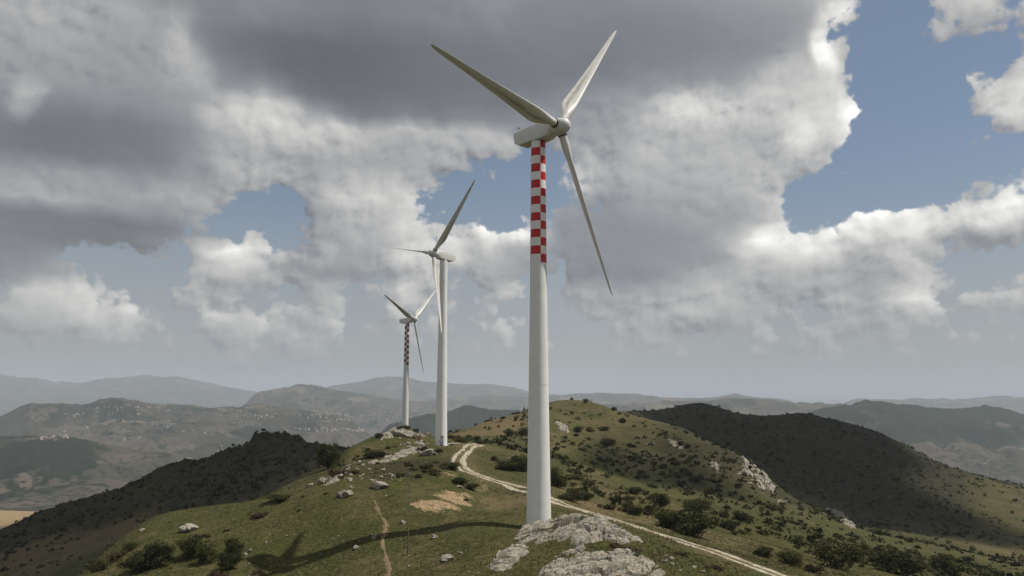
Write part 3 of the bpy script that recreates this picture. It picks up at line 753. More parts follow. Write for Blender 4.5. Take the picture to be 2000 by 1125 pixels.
gm = mat_plain('limestone_gravel', (0.33, 0.29, 0.22), 0.95, 0.45, 1.6, 0.05)
tag(ribbon('road', gm, [offset_line(TRACK, -1.0), offset_line(TRACK, 1.0)], 0.46, 0.05, 0.55, 71), kind='structure')
pm = mat_plain('trodden_earth', (0.165, 0.118, 0.068), 0.95, 0.4, 2.5, 0.04)
tag(ribbon('path', pm, [PATH], 0.17, 0.04, 0.8, 81), kind='structure')

# ------------------------------------------------------------------ wind turbines
def lathe(prof, seg=64):
    """closed surface of revolution about z from (radius, z) points"""
    V = []; Fq = []
    a = np.linspace(0, 2 * np.pi, seg, endpoint=False)
    for r, z in prof: V.extend(np.stack([r * np.cos(a), r * np.sin(a), np.full(seg, z)], -1).tolist())
    for i in range(len(prof) - 1):
        for j in range(seg):
            Fq.append((i * seg + j, i * seg + (j + 1) % seg, (i + 1) * seg + (j + 1) % seg, (i + 1) * seg + j))
    return V, Fq
BLADE_ST = [  # span, chord, thickness ratio, twist, roundness of the section
    (0.75, 1.00, 1.0, 12, 1.0), (1.6, 1.00, 1.0, 12, 1.0), (2.2, 1.12, .85, 12, .75), (3.0, 1.50, .55, 11.5, .35), (3.8, 1.88, .38, 11, .1), (4.6, 2.05, .31, 10, 0), (5.4, 2.02, .28, 9, 0), (7, 1.84, .25, 7, 0),
    (9, 1.62, .22, 5.2, 0), (11, 1.42, .20, 3.8, 0), (13, 1.23, .19, 2.6, 0), (15, 1.05, .18, 1.7, 0), (17, .88, .17, 1.0, 0), (19, .72, .16, .5, 0), (20.8, .58, .15, .2, 0), (22, .46, .15, 0, 0), (22.7, .32, .15, 0, 0), (23.0, .10, .15, 0, 0)]
def blade_mesh(mat):
    st = np.array(BLADE_ST); rs = np.concatenate([np.linspace(.75, 6, 18), np.linspace(6.5, 22, 32), [22.4, 22.7, 22.88, 23.0]])
    K = 28; V = []; stain = []; edge = []
    a = np.linspace(0, 2 * np.pi, K, endpoint=False)
    for r in rs:
        c, tr, tw, rd = (np.interp(r, st[:, 0], st[:, k]) for k in range(1, 5))
        xc = 0.5 * (1 + np.cos(a))                   # 1 trailing edge .. 0 nose
        yt = 5 * tr * (0.2969 * np.sqrt(xc) - 0.126 * xc - 0.3516 * xc ** 2 + 0.2843 * xc ** 3 - 0.1015 * xc ** 4)
        side = np.where(np.sin(a) >= 0, 1, -1)
        X = (0.30 - xc) * c; Yy = side * yt * c * np.where(side > 0, 1.1, 0.8)
        Xc = -0.5 * c * np.cos(a); Yc = 0.5 * c * np.sin(a)
        X = X * (1 - rd) + Xc * rd; Yy = Yy * (1 - rd) + Yc * rd
        t = R(tw); cs, sn = math.cos(t), math.sin(t)
        for k in range(K):
            V.append((X[k] * cs - Yy[k] * sn, X[k] * sn + Yy[k] * cs, r))
            band = math.exp(-((xc[k] - 0.58) / 0.12) ** 2)
            stain.append(band * float(sstep(2.0, 4.5, r)) * (1 - 0.85 * float(sstep(8, 15, r))))
            edge.append(float(sstep(12, 22, r)) * math.exp(-(xc[k] / 0.12) ** 2))
    Fq = []
    for i in range(len(rs) - 1):
        for k in range(K): Fq.append((i * K + k, i * K + (k + 1) % K, (i + 1) * K + (k + 1) % K, (i + 1) * K + k))
    o = mesh_np('blade', V, Fq, mat, attrs={'stain': np.array(stain), 'edge': np.array(edge)})
    COL.objects.unlink(o)
    return o.data
BLADE_MAT = mat_blade()
BLADE_ME = blade_mesh(BLADE_MAT)
SHELL = mat_white_paint('nacelle_coat', white=(0.70, 0.695, 0.67), streak=0.45)
DARK = mat_plain('dark_rubber', (0.035, 0.033, 0.032), 0.8, 0.2, 3.0)
GREY = mat_plain('galvanised_steel', (0.30, 0.31, 0.32), 0.5, 0.15, 4.0)
HUBM = mat_white_paint('spinner_coat', white=(0.66, 0.655, 0.64), streak=0.35)

def loft(sections, close=True):
    V = []; Fq = []; k = len(sections[0])
    for s in sections: V.extend(s)
    for i in range(len(sections) - 1):
        for j in range(k): Fq.append((i * k + j, i * k + (j + 1) % k, (i + 1) * k + (j + 1) % k, (i + 1) * k + j))
    return V, Fq
def rrect(s, hw, top, bot, rad, shear=0.0, n=4):
    """rounded rectangle section across the axis at station s; shear leans the section"""
    pts = []
    for cx, cz, a0 in ((hw - rad, top - rad, 0), (-hw + rad, top - rad, 90), (-hw + rad, bot + rad, 180), (hw - rad, bot + rad, 270)):
        for k in range(n + 1):
            a = R(a0 + 90 * k / n)
            z = cz + rad * math.sin(a)
            pts.append((s + shear * z, cx + rad * math.cos(a), z))
    return pts
def nacelle_mesh():
    S = [rrect(-3.45, .30, .25, -.30, .10), rrect(-3.45, .90, .74, -.58, .06, -.10), rrect(-3.40, .94, .78, -.66, .07, -.10), rrect(-2.8, .98, .84, -1.00, .07, -.03), rrect(-1.4, 1.02, .95, -1.05, .08), rrect(0.6, 1.04, 1.03, -1.08, .10), rrect(1.7, 1.02, 1.02, -1.04, .2), rrect(2.3, .95, .95, -.96, .5), rrect(2.62, .91, .91, -.91, .90), rrect(2.66, .40, .40, -.40, .39)]
    return loft(S)
def quad_to(V, Fq, name, mat, parent, smooth=True):
    o = mesh_np(name, V, Fq, mat, parent, smooth)
    return o
def auto_sharp(o, ang=35):
    o.data.set_sharp_from_angle(angle=R(ang))
def box_geo(cx, cy, cz, sx, sy, sz, bev=0.0):
    bm = bmesh.new()
    bmesh.ops.create_cube(bm, size=1.0, matrix=Matrix.Translation((cx, cy, cz)) @ Matrix.Diagonal((sx, sy, sz, 1)))
    if bev: bmesh.ops.bevel(bm, geom=bm.edges[:], offset=bev, segments=2, affect='EDGES')
    return bm
def bm_obj(name, bm, mat, parent=None, smooth=False):
    me = bpy.data.meshes.new(name); bm.to_mesh(me); bm.free()
    if mat: me.materials.append(mat)
    if smooth:
        me.polygons.foreach_set('use_smooth', [True] * len(me.polygons))
        me.set_sharp_from_angle(angle=R(35))
    return link(bpy.data.objects.new(name, me), parent)

def turbine(label, base, yaw, tilt, theta, cone, pitch, tower_mat, door_dir, prof):
    root = empty('wind_turbine', base)
    tag(root, label, 'wind turbine', 'wind turbines along the ridge')
    V, Fq = lathe(prof, 72)
    tw = mesh_np('tower', V, Fq, tower_mat, root); auto_sharp(tw, 50)
    V, Fq = lathe([(prof[0][0] + .55, -.9), (prof[0][0] + .55, .10), (prof[0][0] + .5, .16), (0.4, .16)], 48)
    f = mesh_np('foundation', V, Fq, CONC, root); auto_sharp(f)
    ax = Vector((math.cos(yaw) * math.cos(tilt), math.sin(yaw) * math.cos(tilt), math.sin(tilt)))
    e1 = Vector((0, 0, 1)).cross(ax).normalized(); e2 = ax.cross(e1)
    M = Matrix(((ax.x, -e1.x, e2.x, 0), (ax.y, -e1.y, e2.y, 0), (ax.z, -e1.z, e2.z, 50.0), (0, 0, 0, 1)))
    V, Fq = nacelle_mesh()
    nac = mesh_np('nacelle', V, Fq, SHELL, root); nac.matrix_local = M; auto_sharp(nac, 30)
    # vane mast and cooler slot at the rear of the housing
    bm = box_geo(-3.1, 0.35, 1.20, .05, .05, .8); g = box_geo(-2.95, 0.35, 1.55, .45, .04, .18, .01)
    me = bpy.data.meshes.new('tmp'); g.to_mesh(me); g.free(); bm.from_mesh(me)
    bm_obj('wind_vane', bm, GREY, nac)
    # spinner
    pr = [(0.55, 2.68), (.98, 2.72), (1.05, 2.85), (1.07, 3.2), (1.07, 3.75), (1.03, 4.1), (.93, 4.45), (.75, 4.75), (.52, 4.97), (.25, 5.07), (.05, 5.10)]
    V, Fq = lathe(pr, 48)
    V = [(z, x, y) for x, y, z in V]
    hub = mesh_np('rotor_hub', V, Fq, HUBM, root); hub.matrix_local = M
    H = Vector((0, 0, 50)) + ax * 3.6
    for k in range(3):
        th = theta + k * 2 * math.pi / 3
        sp = (e2 * math.cos(th) + e1 * math.sin(th) + ax * cone).normalized()
        tg = (-e2 * math.sin(th) + e1 * math.cos(th))
        le = (tg * math.cos(pitch) + ax * math.sin(pitch)); le = (le - sp * le.dot(sp)).normalized()
        nn = sp.cross(le)
        b = link(bpy.data.objects.new('blade', BLADE_ME), root)
        b.matrix_local = Matrix(((le.x, nn.x, sp.x, H.x), (le.y, nn.y, sp.y, H.y), (le.z, nn.z, sp.z, H.z), (0, 0, 0, 1)))
        # dark collar where the blade enters the spinner
        V, Fq = lathe([(.50, 1.10), (.60, 1.10), (.60, 1.26), (.50, 1.26)], 32)
        cl = mesh_np('blade_collar', V, Fq, DARK, b)
    # door with steps
    if door_dir is not None:
        r = prof[2][0]
        d = Vector((math.cos(door_dir), math.sin(door_dir), 0)); s = Vector((-d.y, d.x, 0))
        D = Matrix(((s.x, d.x, 0, d.x * (r - .03)), (s.y, d.y, 0, d.y * (r - .03)), (0, 0, 1, 0), (0, 0, 0, 1)))
        dr = bm_obj('door', box_geo(0, 0.02, 1.75, .86, .16, 2.2, .05), DOORM, root); dr.matrix_local = D
        bm_obj('window', box_geo(0, .12, 2.45, .34, .05, .34, .02), DARK, dr)
        bm_obj('vent', box_geo(.02, .12, 1.12, .55, .05, .35, .02), GREY, dr)
        bm_obj('vent', box_geo(-.62, .02, 1.25, .3, .05, .3, .02), GREY, root).matrix_local = D
        bm = box_geo(0, .55, .42, 1.0, .9, .12)
        for q in ((-.45, .95), (.45, .95), (-.45, .2), (.45, .2)):
            g = box_geo(q[0], q[1], .1, .06, .06, .52); me = bpy.data.meshes.new('tmp'); g.to_mesh(me); g.free(); bm.from_mesh(me)
        st = bm_obj('doorstep', bm, DARK, root); st.matrix_local = D
    return root
CONC = mat_plain('concrete', (0.30, 0.29, 0.27), 0.9, 0.2, 2.0, 0.02)
DOORM = mat_plain('grey_door_paint', (0.42, 0.43, 0.44), 0.5, 0.15, 2.0)
def tower_prof(rb, rt, top=48.9):
    p = [(rb, -0.8), (rb, 0.0)]
    for z in np.linspace(0.5, top, 26):
        q = z / top
        r = rb + (rt - rb) * (0.62 * (1 - (1 - q) ** 2) + 0.38 * q)
        p.append((float(r), float(z)))
    # flange joints between the tube sections
    out = []
    for i, (r, z) in enumerate(p):
        out.append((r, z))
        if i + 1 < len(p):
            for s in (17.3, 34.0):
                if z < s <= p[i + 1][1]:
                    f = (s - z) / (p[i + 1][1] - z); rr_ = r + (p[i + 1][0] - r) * f
                    out += [(rr_, s - .05), (rr_ - .035, s - .04), (rr_ - .035, s + .04), (rr_, s + .05)]
    return out + [(rt - .3, top)]
def z_at(px, py, Y): return CAMZ - us(px, py)[1] * Y
B1 = (3.38, 100.48, -0.17); B2 = (-18.3, 209.44, 2.6); B3 = (-44.39, 335.36, -3.1)
zt, zb = z_at(1055, 271, 99.5) - B1[2], z_at(1055, 511.5, 99.4) - B1[2]
ck1 = mat_white_paint('tower_coat_red_checks', (zb, zb + (zt - zb), 15, R(14.5)))
turbine('nearest and largest white wind turbine, bright red checks on its upper tower', B1, R(-41.48), R(3.33), R(-82.35), 0.024, R(60), ck1, None, tower_prof(1.54, .95))
t2 = mat_white_paint('tower_coat_white', streak=0.6)
turbine('all white wind turbine without checks, blades turned left, standing beside the bend of the track', B2, R(225.0), R(4.9), R(41.92), 0.039, R(104), t2, R(-78), tower_prof(1.62, 1.0))
zt, zb = z_at(796, 632, 334.5) - B3[2], z_at(794, 712.5, 334.5) - B3[2]
ck3 = mat_white_paint('tower_coat_dark_checks', (zb, zt, 15, R(4)), red=(0.24, 0.018, 0.030), white=(0.70, 0.69, 0.68))
turbine('farthest and smallest wind turbine, dark red checks on its upper tower, foot hidden behind rocks', B3, R(-26.92), R(4.94), R(-69.42), 0.029, R(60), ck3, None, tower_prof(1.5, .95))

# ------------------------------------------------------------------ clouds added outside the picture, shaped to shade the dark ridges and hollow
def poly_sdf(x, y, P):
    """signed distance to a polygon, positive inside"""
    P = np.asarray(P, float); n = len(P)
    d = np.full(x.shape, 1e18); ins = np.zeros(x.shape, bool)
    for i in range(n):
        a = P[i]; b = P[(i + 1) % n]; e = b - a
        wx = x - a[0]; wy = y - a[1]
        t = np.clip((wx * e[0] + wy * e[1]) / (e @ e + 1e-12), 0, 1)
        d = np.minimum(d, (wx - e[0] * t) ** 2 + (wy - e[1] * t) ** 2)
        c = ((a[1] <= y) & (b[1] > y)) | ((b[1] <= y) & (a[1] > y))
        with np.errstate(divide='ignore', invalid='ignore'):
            xi = a[0] + (y - a[1]) * e[0] / (e[1] if abs(e[1]) > 1e-12 else 1e-12)
        ins ^= c & (x < xi)
    return np.where(ins, 1, -1) * np.sqrt(d)
CLOUDM = mat_plain('shade_cloud_vapour', (0.85, 0.85, 0.86), 1.0, 0.03, 0.01)
def _wisps():
    t = NT(CLOUDM.node_tree)                    # thin vapour at the rim lets light through
    b = [n for n in t.n if n.type == 'BSDF_PRINCIPLED'][0]; o = [n for n in t.n if n.type == 'OUTPUT_MATERIAL'][0]
    at = t.new('ShaderNodeAttribute', attribute_name='body'); tr = t.new('ShaderNodeBsdfTransparent'); mx = t.new('ShaderNodeMixShader')
    t.put(mx.inputs[0], at.outputs['Fac']); t.l.new(tr.outputs[0], mx.inputs[1]); t.l.new(b.outputs[0], mx.inputs[2]); t.l.new(mx.outputs[0], o.inputs[0])
_wisps()
def shade_cloud(shade, zg, base, seed, rag=30.0, soft=35.0):
    k = (base - zg) / SUN.z
    P = np.array([(p[0] + SUN.x * k, p[1] + SUN.y * k) for p in shade])
    lo, hi = P.min(0) - 60, P.max(0) + 60
    n = 110
    x, y = np.meshgrid(np.linspace(lo[0], hi[0], n), np.linspace(lo[1], hi[1], n))
    sd = poly_sdf(x, y, P) + rag * fbm(x, y, 140, 4, 0.55, seed)
    thick = np.clip(sd, 0, None) ** 0.6 * 9
    top = base + 8 + thick * (1.0 + 0.5 * fbm(x, y, 110, 4, 0.55, seed + 5))
    bot = base - np.clip(sd, 0, 60) * 0.12 * (1 + 0.4 * fbm(x, y, 70, 3, 0.5, seed + 9))
    ok = sd > 0
    idx = np.full(x.shape, -1); idx[ok] = np.arange(ok.sum()); N = int(ok.sum())
    V = np.concatenate([np.stack([x[ok], y[ok], top[ok]], -1), np.stack([x[ok], y[ok], bot[ok]], -1)])
    a, b, c, d = idx[:-1, :-1], idx[:-1, 1:], idx[1:, 1:], idx[1:, :-1]
    m = (a >= 0) & (b >= 0) & (c >= 0) & (d >= 0)
    q = np.stack([a[m], b[m], c[m], d[m]], -1)
    # side walls
    from collections import Counter
    edges = {}
    for f in q.tolist():
        for i in range(4):
            e = (f[i], f[(i + 1) % 4])
            if (e[1], e[0]) in edges: del edges[(e[1], e[0])]
            else: edges[e] = 1
    W = [(e[0], e[0] + N, e[1] + N, e[1]) for e in edges]
    F_ = np.concatenate([q, q[:, ::-1] + N, np.array(W)])
    body = sstep(0, soft, sd[ok])
    tag(mesh_np('shade_cloud', V, F_, CLOUDM, attrs={'body': np.concatenate([body, body])}), kind='stuff')
shade_cloud([(112, 830), (116, 650), (140, 590), (150, 520), (172, 470), (205, 420), (265, 385), (330, 400), (322, 500), (300, 570), (345, 640), (372, 700), (400, 820), (420, 1000), (200, 1150), (100, 1000)], -30, 1500, 301, 22)
shade_cloud([(-88, 120), (-84, 300), (-72, 420), (-60, 560), (-100, 900), (-600, 1000), (-850, 640), (-700, 280), (-400, 120), (-220, 80)], -30, 1500, 331, 14)
shade_cloud([(48, 335), (52, 390), (72, 420), (92, 395), (90, 330), (92, 262), (46, 272)], -10, 1500, 361, 34, 30.0)

# ------------------------------------------------------------------ foliage
def rnd(seed): return np.random.RandomState(seed)
def leaves(rs, C, size, up=0.35):
    """one small folded leaf spray per centre"""
    n = len(C)
    nrm = rs.normal(size=(n, 3)); nrm[:, 2] += up; nrm /= np.linalg.norm(nrm, axis=1)[:, None]
    t = rs.normal(size=(n, 3)); t -= nrm * (t * nrm).sum(1)[:, None]; t /= np.linalg.norm(t, axis=1)[:, None]
    b = np.cross(nrm, t)
    s = size * rs.uniform(0.55, 1.25, n)[:, None]
    q = np.stack([C - t * s, C + b * s * .55 + nrm * s * .12, C + t * s, C - b * s * .55 + nrm * s * .12], 1)
    return q.reshape(-1, 3)
def crown_points(rs, lobes, n, seed):
    w = np.array([l[3] * l[4] * l[5] for l in lobes]) ** 0.75; w /= w.sum()
    pick = rs.choice(len(lobes), n, p=w)
    L = np.array(lobes)[pick]
    d = rs.normal(size=(n, 3)); d /= np.linalg.norm(d, axis=1)[:, None]
    rad = rs.uniform(0, 1, n) ** 0.38
    lump = 1 + 0.30 * fbm(d[:, 0] * 3 + pick * 7, d[:, 1] * 3 + d[:, 2] * 2.3, 1.0, 3, 0.6, seed)
    C = L[:, :3] + d * L[:, 3:6] * (rad * lump)[:, None]
    return C[C[:, 2] > 0.0], pick[C[:, 2] > 0.0]
def crown_mesh(name, seed, lobes, n, size, mat):
    rs = rnd(seed)
    C, pick = crown_points(rs, lobes, n, seed)
    V = leaves(rs, C, size)
    k = len(C)
    # sprays differ in tint, whole boughs a little lighter or darker
    tint = 0.5 + 0.22 * rs.normal(size=k) + 0.5 * fbm(C[:, 0] * 1.0, C[:, 1] + C[:, 2] * 1.7, 0.28, 2, 0.5, seed + 3)
    Fq = np.arange(4 * k).reshape(-1, 4)
    o = mesh_np(name, V, Fq, mat, smooth=False, attrs={'shade': np.repeat(np.clip(tint, 0, 1), 4)})
    COL.objects.unlink(o)
    return o.data
def tube_path(pts, r0, r1, seg=7):
    V = []; Fq = []
    P = [Vector(p) for p in pts]
    for i, p in enumerate(P):
        d = (P[min(i + 1, len(P) - 1)] - P[max(i - 1, 0)]).normalized()
        a = d.orthogonal().normalized(); b = d.cross(a)
        r = r0 + (r1 - r0) * i / (len(P) - 1)
        for k in range(seg):
            t = 2 * math.pi * k / seg
            V.append(tuple(p + a * (r * math.cos(t)) + b * (r * math.sin(t))))
    for i in range(len(P) - 1):
        for k in range(seg): Fq.append((i * seg + k, i * seg + (k + 1) % seg, (i + 1) * seg + (k + 1) % seg, (i + 1) * seg + k))
    return V, Fq
def trunk_mesh(seed, lobes, h0, mat):
    rs = rnd(seed); V = []; Fq = []
    for i, l in enumerate(lobes[:6]):
        b = np.array([rs.normal() * .02, rs.normal() * .02, -0.08]); e = np.array(l[:3])
        m = b * .5 + e * .5 + rs.normal(size=3) * .03; m[2] = max(m[2], h0 * .8)
        v, f = tube_path([b, (b + m) / 2 + rs.normal(size=3) * .015, m, e], .035 if i else .05, .008)
        Fq += [tuple(q + len(V) for q in ff) for ff in f]; V += v
    o = mesh_np('trunk', V, Fq, mat)
    COL.objects.unlink(o)
    return o.data
def lobes_for(rs, kind):
    L = []
    if kind == 'tree':        # low evergreen oak, wider than high, crown almost to the ground
        L.append((0, 0, .52, .42, .40, .42))
        for i in range(8):
            a = rs.uniform(0, 6.28); r = rs.uniform(.22, .42)
            L.append((math.cos(a) * r, math.sin(a) * r, rs.uniform(.16, .76), rs.uniform(.16, .30), rs.uniform(.16, .27), rs.uniform(.13, .22)))
    elif kind == 'bush':      # rounded bush standing on the ground
        L.append((0, 0, .38, .42, .40, .42))
        for i in range(6):
            a = rs.uniform(0, 6.28); r = rs.uniform(.22, .45)
            L.append((math.cos(a) * r, math.sin(a) * r, rs.uniform(.15, .6), rs.uniform(.18, .3), rs.uniform(.18, .3), rs.uniform(.15, .28)))
    else:                     # loose low heath
        for i in range(9):
            a = rs.uniform(0, 6.28); r = rs.uniform(.0, .48)
            L.append((math.cos(a) * r, math.sin(a) * r, rs.uniform(.08, .35), rs.uniform(.12, .25), rs.uniform(.12, .25), rs.uniform(.1, .3)))
    return L
LEAF_DARK = mat_leaf('evergreen_leaf', (0.016, 0.021, 0.009), (0.080, 0.084, 0.028))
LEAF_GREEN = mat_leaf('bush_leaf', (0.030, 0.034, 0.012), (0.118, 0.112, 0.042))
LEAF_BROWN = mat_leaf('heath_leaf', (0.022, 0.017, 0.010), (0.095, 0.070, 0.038))
BARK = mat_plain('bark', (0.085, 0.070, 0.055), 0.95, 0.3, 6.0, 0.03)
KINDS = {}
for _k, _n, _s, _m in (('tree', 2600, .036, LEAF_DARK), ('bush', 2400, .040, LEAF_GREEN), ('oak_bush', 2600, .038, LEAF_DARK), ('heath', 650, .060, LEAF_BROWN)):
    KINDS[_k] = []
    for _v in range(4):
        _rs = rnd(900 + _v * 13 + len(_k))
        _L = lobes_for(_rs, 'bush' if _k == 'oak_bush' else _k)
        _c = crown_mesh('crown' if _k == 'tree' else 'foliage', 500 + _v * 7 + len(_k), _L, _n, _s, _m)
        _t = trunk_mesh(700 + _v, _L, .3, BARK)
        KINDS[_k].append((_c, _t))
_cnt = [0]
def plant(kind, loc, w, h, label, cat, group=None, parts=True, name=None):
    """a tree or bush of width w and height h standing at loc"""
    _cnt[0] += 1
    c, t = KINDS[kind][_cnt[0] % 4]
    name = name or ('evergreen_tree' if kind == 'tree' else 'heath_shrub' if kind == 'heath' else 'shrub')
    rz = (_cnt[0] * 2.399) % 6.283
    if parts:
        o = empty(name, loc, rz)
        link(bpy.data.objects.new('crown', c), o); link(bpy.data.objects.new('trunk', t), o)
    else:
        o = link(bpy.data.objects.new(name, c)); o.location = loc; o.rotation_euler = (0, 0, rz)
    o.scale = (w, w, h)
    return tag(o, label, cat, group)
def plant_px(kind, px, py, wpx, hpx, label, cat, group=None, parts=True):
    p = on_ground(px, py); k = p.y / F_PX
    p.z -= 0.12
    return plant(kind, p, wpx * k * 1.08, hpx * k * 1.12, label, cat, group, parts)

TREES = [
    # left flank of the ridge
    ('tree', 270, 1118, 58, 40, 'dark bushy tree, lower left of the pair at the foot of the grass slope', 'tree'),
    ('tree', 308, 1108, 50, 48, 'tallest dark tree of the clump at the bottom left of the grass slope', 'tree'),
    ('tree', 369, 1088, 50, 42, 'round dark tree just below the flat white slab on the left slope', 'tree'),
    ('tree', 405, 1102, 36, 38, 'small dark tree right of the round one below the white slab', 'tree'),
    ('tree', 455, 1084, 34, 32, 'small upright dark tree nearest the shadow of the rotor, upper one', 'tree'),
    ('tree', 449, 1112, 40, 30, 'low dark tree in front of the small upright one beside the rotor shadow', 'tree'),
    ('bush', 190, 1116, 40, 26, 'green bush at the very left edge of the lit slope', 'bush'),
    ('heath', 228, 1092, 50, 22, 'brownish low shrub on the left edge of the slope above the green bush', 'shrub'),
    ('oak_bush', 256, 1074, 22, 18, 'small dark bush on the left rim of the slope above the brownish shrub', 'bush'),
    ('heath', 398, 1048, 26, 12, 'low dark heath shrub just under the flat white slab', 'shrub'),
    ('heath', 420, 1124, 46, 18, 'low dark shrub cut by the bottom edge below the small trees', 'shrub'),
    ('heath', 505, 1120, 30, 14, 'low brown shrub under the tip of the rotor shadow', 'shrub'),
    ('tree', 641, 916, 48, 48, 'large round dark tree on the left shoulder of the ridge', 'tree'),
    ('heath', 662, 930, 44, 24, 'brown shrub beside the large round dark tree on the shoulder', 'shrub'),
    ('bush', 548, 976, 50, 14, 'low green bush on the left rim of the ridge', 'bush'),
    ('heath', 512, 1010, 44, 16, 'brownish heath patch shrub on the slope under the left rim', 'shrub'),
    # knoll between the masts
    ('oak_bush', 790, 842, 24, 14, 'round green bush covering the foot of the farthest turbine', 'bush'),
    ('oak_bush', 812, 844, 10, 9, 'tiny dark bush right of the one hiding the farthest turbine foot', 'bush'),
    ('oak_bush', 735, 893, 46, 18, 'wide low green bush on the knoll left of the boulders', 'bush'),
    ('oak_bush', 741, 856, 16, 12, 'small dark bush on the left rim of the knoll', 'bush'),
    ('oak_bush', 896, 945, 26, 16, 'dark rounded bush at the top of the orange cutting', 'bush'),
    ('oak_bush', 921, 957, 22, 15, 'dark bush right of the orange cutting', 'bush'),
    ('heath', 911, 978, 16, 12, 'small brown bush at the right end of the orange cutting', 'bush'),
    ('oak_bush', 878, 918, 34, 20, 'dark green bush inside the bend of the track', 'bush'),
    ('oak_bush', 858, 884, 14, 10, 'small dark bush in front of the second turbine foot', 'bush'),
    ('heath', 826, 882, 20, 20, 'dark upright heath beside the big pale boulder', 'shrub'),
    ('heath', 798, 932, 14, 9, 'tiny brown shrub by the thin pole', 'shrub'),
    ('oak_bush', 905, 864, 34, 12, 'dark bush behind the second turbine left of the track end', 'bush'),
    ('oak_bush', 935, 866, 30, 7, 'flat dark bush at the far end of the track', 'bush'),
    ('heath', 885, 858, 28, 16, 'brownish thicket bush just right of the second turbine foot', 'bush'),
    # hill behind the track
    ('oak_bush', 893, 834, 8, 6, 'leftmost dark bush on the skyline of the brown hill', 'bush'),
    ('oak_bush', 909, 829, 10, 8, 'dark round bush on the skyline of the brown hill, second from left', 'bush'),
    ('oak_bush', 926, 825, 20, 7, 'wide dark bush on the skyline of the brown hill', 'bush'),
    ('oak_bush', 1000, 806, 8, 6, 'small dark bush on the skyline left of the near tower', 'bush'),
    ('tree', 1144, 788, 9, 9, 'lone dark tree on the green crest right of the near tower', 'tree'),
    ('oak_bush', 1199, 802, 8, 8, 'small dark tree where the green crest starts to fall right', 'tree'),
    ('oak_bush', 1216, 826, 12, 12, 'dark bush on the green hillside under the crest', 'bush'),
    ('oak_bush', 1129, 843, 22, 12, 'dark bush on the green hillside, left of a row', 'bush'),
    ('oak_bush', 1151, 843, 18, 11, 'dark bush in the middle of the row on the green hillside', 'bush'),
    ('oak_bush', 1178, 841, 20, 10, 'dark bush at the right of the row on the green hillside', 'bush'),
    ('oak_bush', 1188, 869, 28, 16, 'large dark bush alone in the middle of the green hillside', 'bush'),
    ('oak_bush', 995, 852, 26, 16, 'dark bush on the brown hillside left of the near tower', 'bush'),
    ('oak_bush', 1024, 850, 30, 18, 'dark green bush partly behind the near tower on the hillside', 'bush'),
    ('oak_bush', 1020, 920, 36, 36, 'big dark bush hard against the left of the near tower', 'bush'),
    ('oak_bush', 990, 918, 44, 22, 'wide dark bush left of the big one beside the near tower', 'bush'),
    ('heath', 966, 900, 26, 18, 'brown bush on the slope above the straight part of the track', 'bush'),
    ('oak_bush', 1086, 950, 34, 44, 'tall dark bush hard against the right of the near tower', 'bush'),
    ('oak_bush', 1112, 978, 46, 18, 'low dark bush beyond the track right of the near tower', 'bush'),
    ('oak_bush', 1145, 975, 26, 18, 'dark bush second right of the near tower beyond the track', 'bush'),
    ('heath', 1126, 925, 26, 16, 'reddish brown bush on the slope right of the near tower', 'bush'),
    ('heath', 1190, 995, 42, 22, 'brown and green bush beyond the track above the outcrop', 'bush'),
    # slope below the track
    ('oak_bush', 1306, 1032, 46, 40, 'left and paler half of the big bush pair by the track', 'bush'),
    ('oak_bush', 1352, 1046, 84, 56, 'biggest dark green bush above the track, right of the outcrop', 'bush'),
    ('oak_bush', 1285, 988, 40, 28, 'dark bush on the slope above the biggest bush', 'bush'),
    ('heath', 1262, 1006, 24, 26, 'small brown tree left of the big bush pair', 'tree'),
    ('oak_bush', 1360, 998, 54, 26, 'wide dark bush straight above the biggest bush', 'bush'),
    ('oak_bush', 1427, 1036, 28, 26, 'dark bush right of the biggest bush', 'bush'),
    ('oak_bush', 1448, 1018, 26, 22, 'dark bush second right of the biggest bush', 'bush'),
    ('oak_bush', 1490, 1088, 30, 26, 'small dark round bush above the lower track', 'bush'),
    ('oak_bush', 1542, 1104, 44, 34, 'dark round tree above the lower track, left of the large one', 'tree'),
    ('heath', 1586, 1118, 40, 30, 'grey green shrub between two dark trees at the bottom right', 'shrub'),
    ('bush', 1634, 1112, 82, 58, 'large green tree at the bottom right above the track', 'tree'),
    ('oak_bush', 1756, 1122, 70, 54, 'broad dark tree at the bottom edge right of the large green one', 'tree'),
    ('oak_bush', 1845, 1115, 42, 36, 'dark bush at the bottom edge, farthest right of the big ones', 'bush'),
    ('oak_bush', 1422, 870, 10, 8, 'tiny dark bush on the rim above the white crag', 'bush'),
    # on the outcrop
    ('heath', 1215, 1074, 62, 18, 'reddish brown heath growing across the pale foreground outcrop', 'shrub'),
    ('heath', 1400, 1112, 50, 18, 'dark brambles below the lower track, right of the outcrop', 'shrub'),
    ('heath', 1330, 1084, 40, 12, 'brown brambles along the lower side of the track', 'shrub'),
]
for _k, _x, _y, _w, _h, _l, _c in TREES: plant_px(_k, _x, _y, _w, _h, _l, _c)

